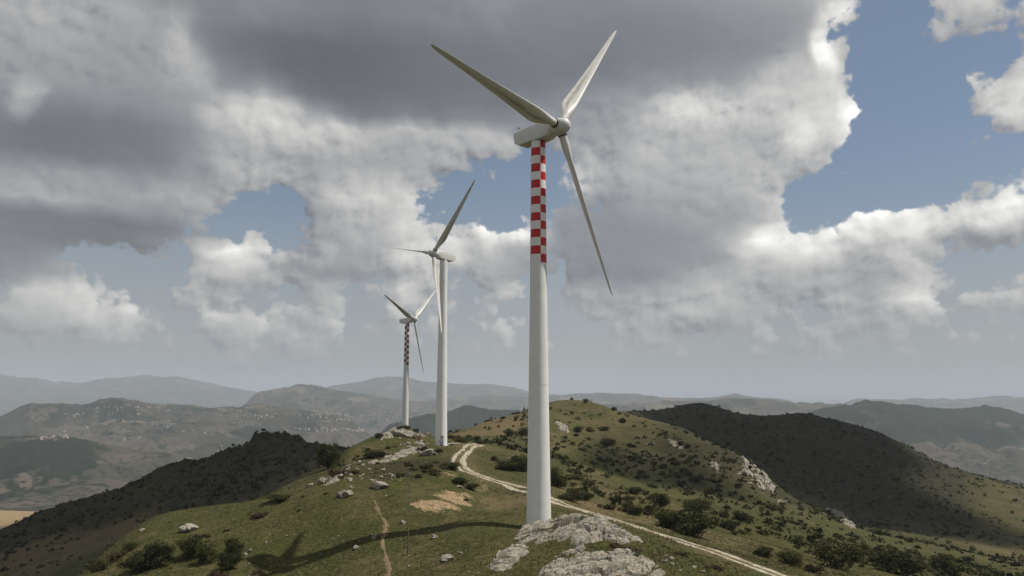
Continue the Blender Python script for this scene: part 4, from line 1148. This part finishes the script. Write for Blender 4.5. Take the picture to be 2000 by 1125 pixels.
def in_poly_px(P, n, rs):
    P = np.array(P, float); lo, hi = P.min(0), P.max(0); out = []
    while len(out) < n:
        q = rs.uniform(lo, hi, (200, 2))
        ok = poly_sdf(q[:, 0], q[:, 1], P) > 0
        out += q[ok].tolist()
    return out[:n]
def fast_ground(pts):
    """sight line hits for many pixels at once"""
    Y = np.exp(np.linspace(math.log(56), math.log(1100), 900))
    out = []
    for i in range(0, len(pts), 100):
        U = np.array([us(*p) for p in pts[i:i + 100]])
        X = U[:, :1] * Y[None]; Z = CAMZ - U[:, 1:] * Y[None]
        G = height(X, np.broadcast_to(Y, X.shape).copy())
        hit = G > Z
        for a in range(len(U)):
            j = int(np.argmax(hit[a]))
            out.append(Vector((X[a, j], Y[j], G[a, j])) if hit[a].any() else None)
    return out
SCATTER = [
    # outline in pixels, how many, kinds, width range in metres, label, group
    ([(1090, 930), (1180, 940), (1260, 960), (1300, 1000), (1400, 1000), (1560, 1030), (1700, 1060), (1980, 1110), (1980, 1124), (1700, 1115), (1440, 1050), (1290, 1025), (1100, 965)], 92, ('oak_bush', 'bush', 'oak_bush', 'heath', 'bush'), (1.2, 3.2), 'one of many small bushes dotted over the slope below the track', 'bushes dotted over the slope right of the track'),
    ([(1230, 850), (1420, 880), (1500, 960), (1600, 1010), (1560, 1020), (1400, 985), (1260, 950), (1200, 900)], 58, ('oak_bush', 'oak_bush', 'bush', 'heath'), (1.6, 4.2), 'one of the dark bushes crowding the hollow below the white crag', 'bushes in the hollow below the crag'),
    ([(930, 840), (1020, 815), (1100, 800), (1200, 812), (1280, 835), (1240, 880), (1120, 890), (980, 880)], 40, ('oak_bush', 'bush', 'heath'), (1.2, 3.4), 'one of the small bushes scattered over the hill behind the near tower', 'bushes scattered over the hill behind the track'),
    ([(700, 880), (800, 870), (850, 895), (900, 925), (840, 935), (700, 930), (640, 945)], 44, ('heath', 'heath', 'bush'), (.9, 2.2), 'one of the low brown shrubs matting the knoll between the turbines', 'low shrubs on the knoll'),
    ([(200, 1090), (330, 1020), (520, 985), (640, 950), (660, 960), (520, 1040), (420, 1120), (200, 1124)], 22, ('heath', 'bush'), (.5, 1.3), 'one of the tiny shrubs on the grass of the left flank', 'tiny shrubs on the left flank'),
]
for _i, (_P, _n, _ks, (_a, _b), _l, _g) in enumerate(SCATTER):
    _rs = rnd(4000 + _i)
    for _p in fast_ground(in_poly_px(_P, _n, _rs)):
        if _p is None: continue
        if dist_line(np.array([_p.x]), np.array([_p.y]), TRACK)[0] < 2.6: continue
        _w = _rs.uniform(_a, _b) * _rs.uniform(.6, 1.0)
        _p.z -= 0.1
        plant(_ks[_rs.randint(len(_ks))], _p, _w, _w * _rs.uniform(.5, .85), _l, 'shrub', _g, False, 'shrub')

def scrub_mass():
    """maquis on the far hillsides that reads as one mass"""
    rs = rnd(77); n = 26000
    u = rs.uniform(-0.75, 0.75, n); Y = np.exp(rs.uniform(math.log(135), math.log(1000), n))
    x = u * Y; y = Y
    cov = cover_masks(x, y)[:, 2]
    f = 1.4 * fbm(x, y, 55, 4, 0.6, 91)
    keep = rs.uniform(0, 1, n) < np.clip(cov * 1.35 - 0.12 + 0.45 * f, 0.02, 1) * np.where(Y < 240, .75, 1)
    keep &= ~((Y < 245) & (u < 0.07)) & ~((x < -40) & (Y < 260))
    x, y, Y = x[keep], y[keep], Y[keep]
    z = height(x, y)
    k = len(x); m = 16
    w = (0.6 + 2.4 * rs.uniform(0, 1, k) ** 2.2) * (0.7 + Y / 1300)
    d = rs.normal(size=(k, m, 3)); d /= np.linalg.norm(d, axis=2)[..., None]; d[..., 2] = np.abs(d[..., 2])
    C = np.stack([x, y, z], -1)[:, None] + d * (w[:, None] * np.array([.5, .5, .55]))[:, None] * rs.uniform(.5, 1.1, (k, m, 1))
    V = leaves(rs, C.reshape(-1, 3), 0.30)
    s = np.repeat(w, m * 4)[:, None]
    cc = np.repeat(C.reshape(-1, 3), 4, axis=0)
    V = cc + (V - cc) * s
    tint = np.repeat(np.clip(0.35 + 0.25 * rs.normal(size=k) + .3 * fbm(x, y, 20, 2, .5, 5), 0, 1), m * 4)
    o = mesh_np('scrub', V, np.arange(len(V)).reshape(-1, 4), LEAF_DARK, smooth=False, attrs={'shade': tint})
    tag(o, 'dark evergreen scrub covering the hillsides behind the ridge', 'scrub', kind='stuff')
scrub_mass()

def grass_mass():
    rs = rnd(31); n = 90000
    u = rs.uniform(-0.62, 0.66, n); Y = np.exp(rs.uniform(math.log(62), math.log(215), n))
    x = u * Y; y = Y
    cov = cover_masks(x, y)
    d = dist_line(x, y, TRACK); dp = dist_line(x, y, PATH)
    dm = np.minimum(np.hypot(x - 3.38, y - 100.48), np.hypot(x + 18.7, y - 209.4))
    f = fbm(x, y, 7, 3, 0.6, 21)
    keep = (d > 1.6) & (dp > .5) & (dm > 2.4) & (cov[:, 0] < .45) & (f > rs.uniform(-.7, .55, n))
    x, y, cov = x[keep], y[keep], cov[keep]
    z = height(x, y); k = len(x); m = 4
    h = rs.uniform(.07, .20, (k, m)) * (1 + 0.9 * cov[:, 2:3])
    a = rs.uniform(0, 6.28, (k, m)); lean = rs.uniform(.1, .9, (k, m)) * h; wd = rs.uniform(.03, .07, (k, m))
    bx = x[:, None] + rs.normal(size=(k, m)) * .14; by = y[:, None] + rs.normal(size=(k, m)) * .14; bz = np.broadcast_to(z[:, None] - .03, (k, m))
    p0 = np.stack([bx - np.sin(a) * wd, by + np.cos(a) * wd, bz], -1); p1 = np.stack([bx + np.sin(a) * wd, by - np.cos(a) * wd, bz], -1)
    p2 = np.stack([bx + np.cos(a) * lean, by + np.sin(a) * lean, bz + h], -1)
    V = np.stack([p0, p1, p2], 2).reshape(-1, 3)
    straw = np.clip(cov[:, 1] * .9 + cov[:, 2] * .3 + .35 * fbm(x, y, 11, 2, .5, 8) + .18 * rs.normal(size=k), 0, 1)
    g = mat_leaf('grass_blade', (0.052, 0.056, 0.018), (0.22, 0.175, 0.09))
    o = mesh_np('grass', V, np.arange(len(V)).reshape(-1, 3), g, smooth=False, attrs={'shade': np.repeat(straw, m * 3)})
    tag(o, 'short green and straw coloured grass over the ridge', 'grass', kind='stuff')
grass_mass()

# ------------------------------------------------------------------ stones and rocks
def worley(x, y, seed=0):
    """nearest jittered cell: id, offset, distance to the border"""
    ix, iy = np.floor(x), np.floor(y)
    d1 = np.full(x.shape, 9e9); d2 = d1.copy(); idx = np.zeros(x.shape); ox = np.zeros(x.shape); oy = np.zeros(x.shape)
    for a in (-1, 0, 1):
        for b in (-1, 0, 1):
            cx, cy_ = ix + a, iy + b
            dx = x - (cx + _hash(cx, cy_, seed)); dy = y - (cy_ + _hash(cx, cy_, seed + 1))
            d = np.hypot(dx, dy); n = d < d1
            d2 = np.where(n, d1, np.minimum(d2, d)); idx = np.where(n, _hash(cx, cy_, seed + 2), idx)
            ox = np.where(n, dx, ox); oy = np.where(n, dy, oy); d1 = np.where(n, d, d1)
    return idx, ox, oy, d2 - d1
LIME = mat_rock('limestone')
WARM = mat_rock('ochre_rock', (0.36, 0.27, 0.16), (0.14, 0.10, 0.06), (0.42, 0.30, 0.16))
def rock_mesh(seed, mat, flat=0.6, parts=3):
    """angular blocks grown together into one boulder"""
    rs = rnd(seed)
    bm = bmesh.new()
    for c in range(parts):
        b2 = bmesh.new(); bmesh.ops.create_icosphere(b2, subdivisions=4, radius=0.5)
        P = np.array([v.co for v in b2.verts])
        P[:, 1] *= rs.uniform(.6, .95)
        for _ in range(13):
            n = rs.normal(size=3); n /= np.linalg.norm(n); d = rs.uniform(.16, .36)
            P = P - np.clip(P @ n - d, 0, None)[:, None] * n
        N = P / (np.linalg.norm(P, axis=1)[:, None] + 1e-9)
        P = P + N * (0.03 * fbm(P[:, 0] * 8 + seed + c, P[:, 1] * 8 + P[:, 2] * 9, 1.0, 4, .65, seed, True))[:, None]
        P[:, 2] *= flat
        if c:
            P *= rs.uniform(.38, .68); a = rs.uniform(0, 6.28); P += np.array([math.cos(a) * .34, math.sin(a) * .30, rs.uniform(-.10, .05)])
        for v, p in zip(b2.verts, P): v.co = p
        me = bpy.data.meshes.new('tmp'); b2.to_mesh(me); b2.free(); bm.from_mesh(me)
    me = bpy.data.meshes.new('boulder'); bm.to_mesh(me); bm.free(); me.materials.append(mat)
    me.polygons.foreach_set('use_smooth', [True] * len(me.polygons)); me.set_sharp_from_angle(angle=R(22))
    return me
ROCKS = [rock_mesh(s, LIME, f) for s, f in ((1, .8), (2, .65), (3, .9), (4, .6), (5, .75), (6, .55), (7, .95), (8, .7))]
ROCKS_W = [rock_mesh(s, WARM, f) for s, f in ((11, .8), (12, .7), (13, .95))]
_rc = [0]
def rock(p, w, h, label, group=None, warm=False, name='boulder', turn=None, tilt=0.0):
    _rc[0] += 1
    lib = ROCKS_W if warm else ROCKS
    o = link(bpy.data.objects.new(name, lib[_rc[0] % len(lib)]))
    o.location = (p.x, p.y, p.z + h * .18)
    o.rotation_euler = (tilt * .3, tilt, turn if turn is not None else (_rc[0] * 2.1) % 6.283)
    o.scale = (w, w, h * 1.75)
    return tag(o, label, 'rock', group)
BOULDERS = [  # px, py of the foot, width, height in pixels, warm, label
    (838, 890, 36, 18, 0, 'largest pale boulder, standing alone on the knoll before the second turbine'),
    (745, 952, 42, 20, 0, 'white angular boulder on the grass left of the thin pole, largest there'),
    (729, 952, 12, 12, 0, 'small white boulder touching the left of the angular one'),
    (670, 970, 34, 22, 0, 'craggy white rock with a dark hollow on the upper left grass'),
    (685, 954, 10, 8, 0, 'small round stone above the craggy white rock'),
    (370, 1036, 42, 18, 0, 'long white slab lying tilted on the left grass slope'),
    (786, 1024, 14, 10, 0, 'white stone between the footpath and the thin pole'),
    (733, 1052, 16, 14, 0, 'long white slab on end just left of the footpath'),
    (848, 1052, 18, 10, 0, 'flat grey slab lying inside the shadow of the tower'),
    (696, 1074, 14, 10, 0, 'white stone just above the broad shadow left of the footpath'),
    (878, 1094, 34, 22, 0, 'big grey boulder on the grass left of the foreground outcrop'),
    (900, 1082, 12, 8, 0, 'small stone at the right shoulder of the big grey boulder'),
    (797, 1108, 8, 6, 0, 'small white stone low on the grass near the foot of the pole'),
    (480, 1085, 9, 8, 0, 'white stone right of the small upright tree, lower of two'),
    (489, 1078, 10, 8, 0, 'white stone right of the small upright tree, upper of two'),
    (485, 1103, 8, 6, 0, 'white stone at the left tip of the rotor shadow'),
    (628, 944, 22, 16, 0, 'white rock on the left rim below the round dark tree'),
    (604, 950, 16, 10, 0, 'grey rock lower on the left rim below the round dark tree'),
    (277, 1036, 12, 8, 0, 'pale rock on the left rim of the lit slope'),
    (813, 858, 20, 16, 1, 'upright ochre rock block between the two far turbines'),
    (834, 852, 12, 14, 1, 'narrow ochre rock beside the left of the second turbine'),
    (756, 853, 18, 9, 0, 'pale rock on the rim left of the long one by the farthest turbine'),
    (800, 842, 14, 7, 0, 'grey rock right of the bush at the farthest turbine'),
    (884, 868, 26, 6, 0, 'low pale rock shelf right of the second turbine foot'),
    (1259, 978, 9, 8, 0, 'white stone above the small brown tree on the right slope'),
    (1026, 805, 12, 14, 0, 'pale crag on the hilltop just left of the near tower'),
    (896, 952, 16, 8, 0, 'grey white stones under the bush at the orange cutting'),
    (1530, 985, 14, 12, 0, 'lowest white block at the foot of the crag'),
]
for _x, _y, _w, _h, _wm, _l in BOULDERS:
    _p = on_ground(_x, _y); _k = _p.y / F_PX
    rock(_p, _w * _k, _h * _k, _l, None, bool(_wm))
STONES = [
    ([(540, 975), (700, 930), (760, 950), (900, 1000), (880, 1120), (560, 1124), (380, 1050)], 95, (.12, .45), 'one of the small white stones scattered over the green slope', 'stones scattered over the green slope', 'stone'),
    ([(640, 950), (690, 890), (730, 885), (760, 935), (690, 940), (660, 945)], 26, (.35, 1.0), 'one of the white rocks clustered along the left shoulder of the ridge', 'rocks along the left shoulder', 'boulder'),
    ([(700, 932), (790, 925), (795, 940), (760, 945), (700, 942)], 16, (.4, .9), 'one of the pale rocks in the line along the lower edge of the shrubs', 'rocks along the shrub edge', 'boulder'),
    ([(740, 860), (800, 850), (850, 868), (840, 890), (770, 895), (720, 890)], 34, (.4, 1.4), 'one of the pale rocks littering the knoll before the turbines', 'rocks littering the knoll', 'boulder'),
    ([(1432, 880), (1450, 890), (1490, 925), (1535, 970), (1520, 985), (1470, 955), (1430, 925)], 46, (.7, 2.6), 'one of the white blocks forming the crag on the spur', 'blocks of the crag on the spur', 'boulder'),
    ([(1590, 990), (1640, 1000), (1700, 1040), (1720, 1045), (1680, 1050), (1600, 1010)], 18, (.5, 1.5), 'one of the white blocks lower down the spur', 'blocks lower down the spur', 'boulder'),
    ([(1260, 1010), (1400, 1040), (1600, 1090), (1900, 1124), (1500, 1090), (1300, 1040), (1150, 985)], 30, (.2, .6), 'one of the pale stones between the bushes below the track', 'stones below the track', 'stone'),
    ([(960, 870), (1010, 860), (1030, 890), (1000, 905)], 10, (.4, 1.2), 'one of the pale rocks on the slope above the straight track', 'rocks above the track', 'boulder'),
    ([(1250, 855), (1290, 865), (1310, 880), (1270, 880)], 8, (.6, 1.8), 'one of the pale rocks on the reddish scar of the hill', 'rocks on the hill scar', 'boulder'),
    ([(1290, 1080), (1400, 1124), (1330, 1124), (1260, 1085)], 16, (.2, .7), 'one of the pale stones in the grass right of the outcrop', 'stones right of the outcrop', 'stone'),
    ([(820, 990), (870, 972), (915, 962), (910, 985), (850, 1000)], 16, (.2, .5), 'one of the ochre stones in the orange cutting', 'stones in the orange cutting', 'stone'),
]
for _i, (_P, _n, (_a, _b), _l, _g, _nm) in enumerate(STONES):
    _rs = rnd(6000 + _i)
    for _p in fast_ground(in_poly_px(_P, _n, _rs)):
        if _p is None or dist_line(np.array([_p.x]), np.array([_p.y]), TRACK)[0] < 1.8: continue
        _w = _a + (_b - _a) * _rs.uniform() ** 2
        rock(_p, _w, _w * _rs.uniform(.35, .7), _l, _g, 'ochre' in _l, _nm)

def outcrop(name, label, polys, seed, lift, step=0.09, K=1.0, strike=35, sink=0.30, relk=0.85):
    """bedded limestone standing out of the turf; polys are outlines in pixels, K the size of its beds"""
    W = [np.array([on_ground(px, py)[:2] for px, py in P]) for P in polys]
    A = np.vstack(W); lo = A.min(0) - 1.5 * K; hi = A.max(0) + 1.5 * K
    x, y = np.meshgrid(np.arange(lo[0], hi[0], step), np.arange(lo[1], hi[1], step * 1.3))
    sd = np.full(x.shape, -1e9)
    for P in W: sd = np.maximum(sd, poly_sdf(x, y, P))
    X, Y = x / K, y / K
    sd = sd / K + 0.8 * fbm(X, Y, 2.2, 5, .62, seed)
    g = height(x, y)
    c, s = math.cos(R(strike)), math.sin(R(strike))
    a = c * X + s * Y; b = -s * X + c * Y
    wob = 0.55 * fbm(X, Y, 2.5, 4, .6, seed + 1)
    i1, ox, oy, e1 = worley(a / 3.4 + wob * .35, b / 1.15 + wob * .8, seed + 2)
    i2, qx, qy, e2 = worley(a / 1.3 + wob, b / 0.5 + wob, seed + 5)
    i3, _, _, e3 = worley(a / .55, b / .22 + wob, seed + 8)
    big = 1.0 * (i1 - .5) + 0.9 * ox * ((i1 * 3) % 1 - .5) + 1.2 * oy * ((i1 * 7) % 1 - .35)
    sml = 0.38 * (i2 - .5) + 0.42 * qy * ((i2 * 5) % 1 - .35) + 0.25 * qx * ((i2 * 11) % 1 - .5)
    crack = -0.55 * np.exp(-(e1 / .06) ** 2) - 0.22 * np.exp(-(e2 / .07) ** 2)
    rel = big + sml + crack + 0.05 * (i3 - .5) + 0.07 * fbm(X, Y, .7, 4, .55, seed + 9, True)
    k = sstep(-0.2, 0.9, sd)
    z = g + K * (-0.5 + k * (0.5 + lift * sstep(0.3, 3.0, sd) - sink + 0.30) + k * rel * relk)
    ok = sd > -0.5
    idx = np.full(x.shape, -1); idx[ok] = np.arange(ok.sum())
    q = [idx[:-1, :-1], idx[:-1, 1:], idx[1:, 1:], idx[1:, :-1]]
    m = (q[0] >= 0) & (q[1] >= 0) & (q[2] >= 0) & (q[3] >= 0)
    o = mesh_np(name, np.stack([x[ok], y[ok], z[ok]], -1), np.stack([v[m] for v in q], -1), LIME)
    auto_sharp(o, 32)
    return tag(o, label, 'rock outcrop')
outcrop('rock_outcrop', 'broad pale limestone outcrop, cracked and bedded, right in front of the near tower foot',
        [[(990, 1052), (1040, 1032), (1080, 1020), (1110, 1014), (1130, 1011), (1160, 1018), (1200, 1030), (1240, 1046), (1270, 1064), (1225, 1070), (1180, 1060), (1150, 1066), (1110, 1066), (1080, 1056), (1045, 1064), (1010, 1066)],
         [(940, 1114), (960, 1088), (996, 1062), (1034, 1064), (1042, 1074), (1020, 1096), (985, 1120)],
         [(1050, 1114), (1095, 1080), (1140, 1068), (1190, 1078), (1215, 1070), (1255, 1082), (1290, 1102), (1310, 1122), (1290, 1144), (1180, 1134), (1120, 1144), (1030, 1140)]], 17, 0.28, 0.07, 1.0, 30, 0.15, 0.78)
outcrop('rock_outcrop', 'tall white limestone crag running down the spur on the right slope',
        [[(1432, 878), (1446, 884), (1470, 905), (1500, 930), (1526, 958), (1540, 985), (1522, 984), (1500, 962), (1474, 950), (1456, 930), (1434, 926), (1440, 905)]], 37, 0.5, 0.3, 1.7, 70, 0.66)
outcrop('rock_outcrop', 'narrow pale crag left of the tall white crag on the right slope',
        [[(1384, 906), (1400, 902), (1412, 916), (1402, 924), (1388, 916)]], 47, 0.8, 0.35, 2.2, 70, 0.1)
outcrop('rock_outcrop', 'small pale crag low on the spur, beyond the tall white crag',
        [[(1612, 990), (1640, 996), (1664, 1016), (1680, 1034), (1660, 1034), (1634, 1014)]], 57, 0.5, 0.3, 1.7, 60, 0.2)
outcrop('rock_outcrop', 'pale rock ledges scattered with brush on the knoll left of the second turbine',
        [[(712, 905), (745, 893), (768, 888), (790, 872), (812, 862), (838, 866), (830, 884), (800, 892), (770, 900), (730, 912)]], 67, 0.25, 0.16, 1.0, 20, 0.42)
outcrop('rock_outcrop', 'broken pale rocks along the rim left of the farthest turbine',
        [[(730, 858), (752, 848), (776, 842), (806, 846), (830, 852), (826, 858), (780, 852), (745, 862)]], 77, 0.5, 0.16, 1.1, 10, 0.2)
outcrop('rock_outcrop', 'weathered white rocks on the left shoulder of the ridge below the round tree',
        [[(612, 950), (630, 938), (660, 930), (690, 905), (706, 890), (712, 896), (690, 918), (664, 942), (630, 952)]], 87, 0.35, 0.13, 1.0, 15, 0.42)
outcrop('rock_outcrop', 'pale stone slope on the hill just right of the near tower',
        [[(1082, 822), (1100, 826), (1116, 840), (1112, 850), (1096, 842), (1084, 838)]], 97, 0.5, 0.4, 2.0, 60, 0.2)
outcrop('rock_outcrop', 'reddish white scar of rock in the middle of the dark hollow',
        [[(1294, 852), (1312, 858), (1330, 872), (1346, 876), (1336, 880), (1308, 872)]], 107, 0.3, 0.35, 1.6, 30, 0.3)

# ------------------------------------------------------------------ pole on the slope
_p = on_ground(796, 1084); _q = 150 * _p.y / F_PX
V, Fq = lathe([(.065, -0.5), (.06, 0), (.045, _q), (.01, _q + .02)], 12)
_r = empty('pole', _p)
tag(_r, 'thin tall bare pole standing alone on the grass right of the footpath', 'pole')
mesh_np('shaft', V, Fq, mat_plain('weathered_wood', (0.11, 0.09, 0.07), 0.9, 0.3, 4.0), _r)
bm_obj('cap', box_geo(0, 0, _q + .05, .26, .10, .14, .02), GREY, _r)

# ------------------------------------------------------------------ houses of the far valley
def far_ground(px, py):
    u, s = us(px, py)
    Y = np.exp(np.linspace(math.log(1500), math.log(19000), 1400))
    g = height(u * Y, Y, True); z = CAMZ - s * Y
    i = int(np.argmax(g > z))
    return (u * Y[i], Y[i], g[i]) if i else None
def houses():
    rs = rnd(9)
    V = []; Fq = []
    for (cx, cy_, rx, ry, n) in ((640, 812, 60, 4, 60), (690, 818, 40, 8, 50), (745, 820, 26, 8, 60), (780, 812, 30, 6, 40), (640, 840, 70, 3, 60), (690, 842, 30, 2, 40), (435, 802, 26, 3, 24), (500, 815, 60, 4, 36), (100, 858, 26, 2, 14), (130, 855, 12, 2, 8), (258, 858, 14, 2, 10), (240, 798, 60, 10, 40), (300, 800, 40, 8, 24), (170, 815, 60, 10, 20), (440, 885, 26, 6, 26), (360, 905, 30, 6, 10), (1578, 812, 9, 3, 14), (1930, 906, 14, 3, 12), (340, 840, 80, 10, 16)):
        for _ in range(int(n * .6)):
            p = far_ground(cx + rx * rs.normal() * .6, cy_ + ry * rs.normal() * .6)
            if p is None: continue
            w, d, h = rs.uniform(7, 15), rs.uniform(7, 13), rs.uniform(5, 10)
            a = rs.uniform(0, 3.14); c, s = math.cos(a), math.sin(a); o = len(V)
            for zz in (-4, h):
                for sx, sy in ((-1, -1), (1, -1), (1, 1), (-1, 1)):
                    X, Y_ = sx * w / 2, sy * d / 2
                    V.append((p[0] + c * X - s * Y_, p[1] + s * X + c * Y_, p[2] + zz))
            Fq += [(o, o + 1, o + 5, o + 4), (o + 1, o + 2, o + 6, o + 5), (o + 2, o + 3, o + 7, o + 6), (o + 3, o, o + 4, o + 7)]
            V += [(p[0] - c * w / 2, p[1] - s * w / 2, p[2] + h + 2.2), (p[0] + c * w / 2, p[1] + s * w / 2, p[2] + h + 2.2)]
            Fq += [(o + 4, o + 5, o + 9, o + 8), (o + 6, o + 7, o + 8, o + 9), (o + 5, o + 6, o + 9, o + 9), (o + 7, o + 4, o + 8, o + 8)]
    o = mesh_np('distant_houses', V, Fq, mat_plain('pale_plaster', (0.34, 0.29, 0.245), 0.9, 0.5, 0.02), smooth=False)
    tag(o, 'pale houses of far villages sprinkled along the valley', 'houses', kind='stuff')
houses()

# ------------------------------------------------------------------ air
def build_haze():
    bm = bmesh.new()
    bmesh.ops.create_cube(bm, size=1.0, matrix=Matrix.Translation((0, 0, 60)) @ Matrix.Diagonal((128000, 128000, 1120, 1)))
    m = bpy.data.materials.new('valley_haze'); m.use_nodes = True
    t = NT(m.node_tree); t.n.clear()
    v = t.new('ShaderNodeVolumePrincipled'); o = t.new('ShaderNodeOutputMaterial')
    v.inputs['Color'].default_value = (0.82, 0.91, 1.0, 1); v.inputs['Density'].default_value = 6.2e-5; v.inputs['Anisotropy'].default_value = 0.0
    t.l.new(v.outputs[0], o.inputs['Volume'])
    tag(bm_obj('haze', bm, m), kind='stuff')
build_haze()
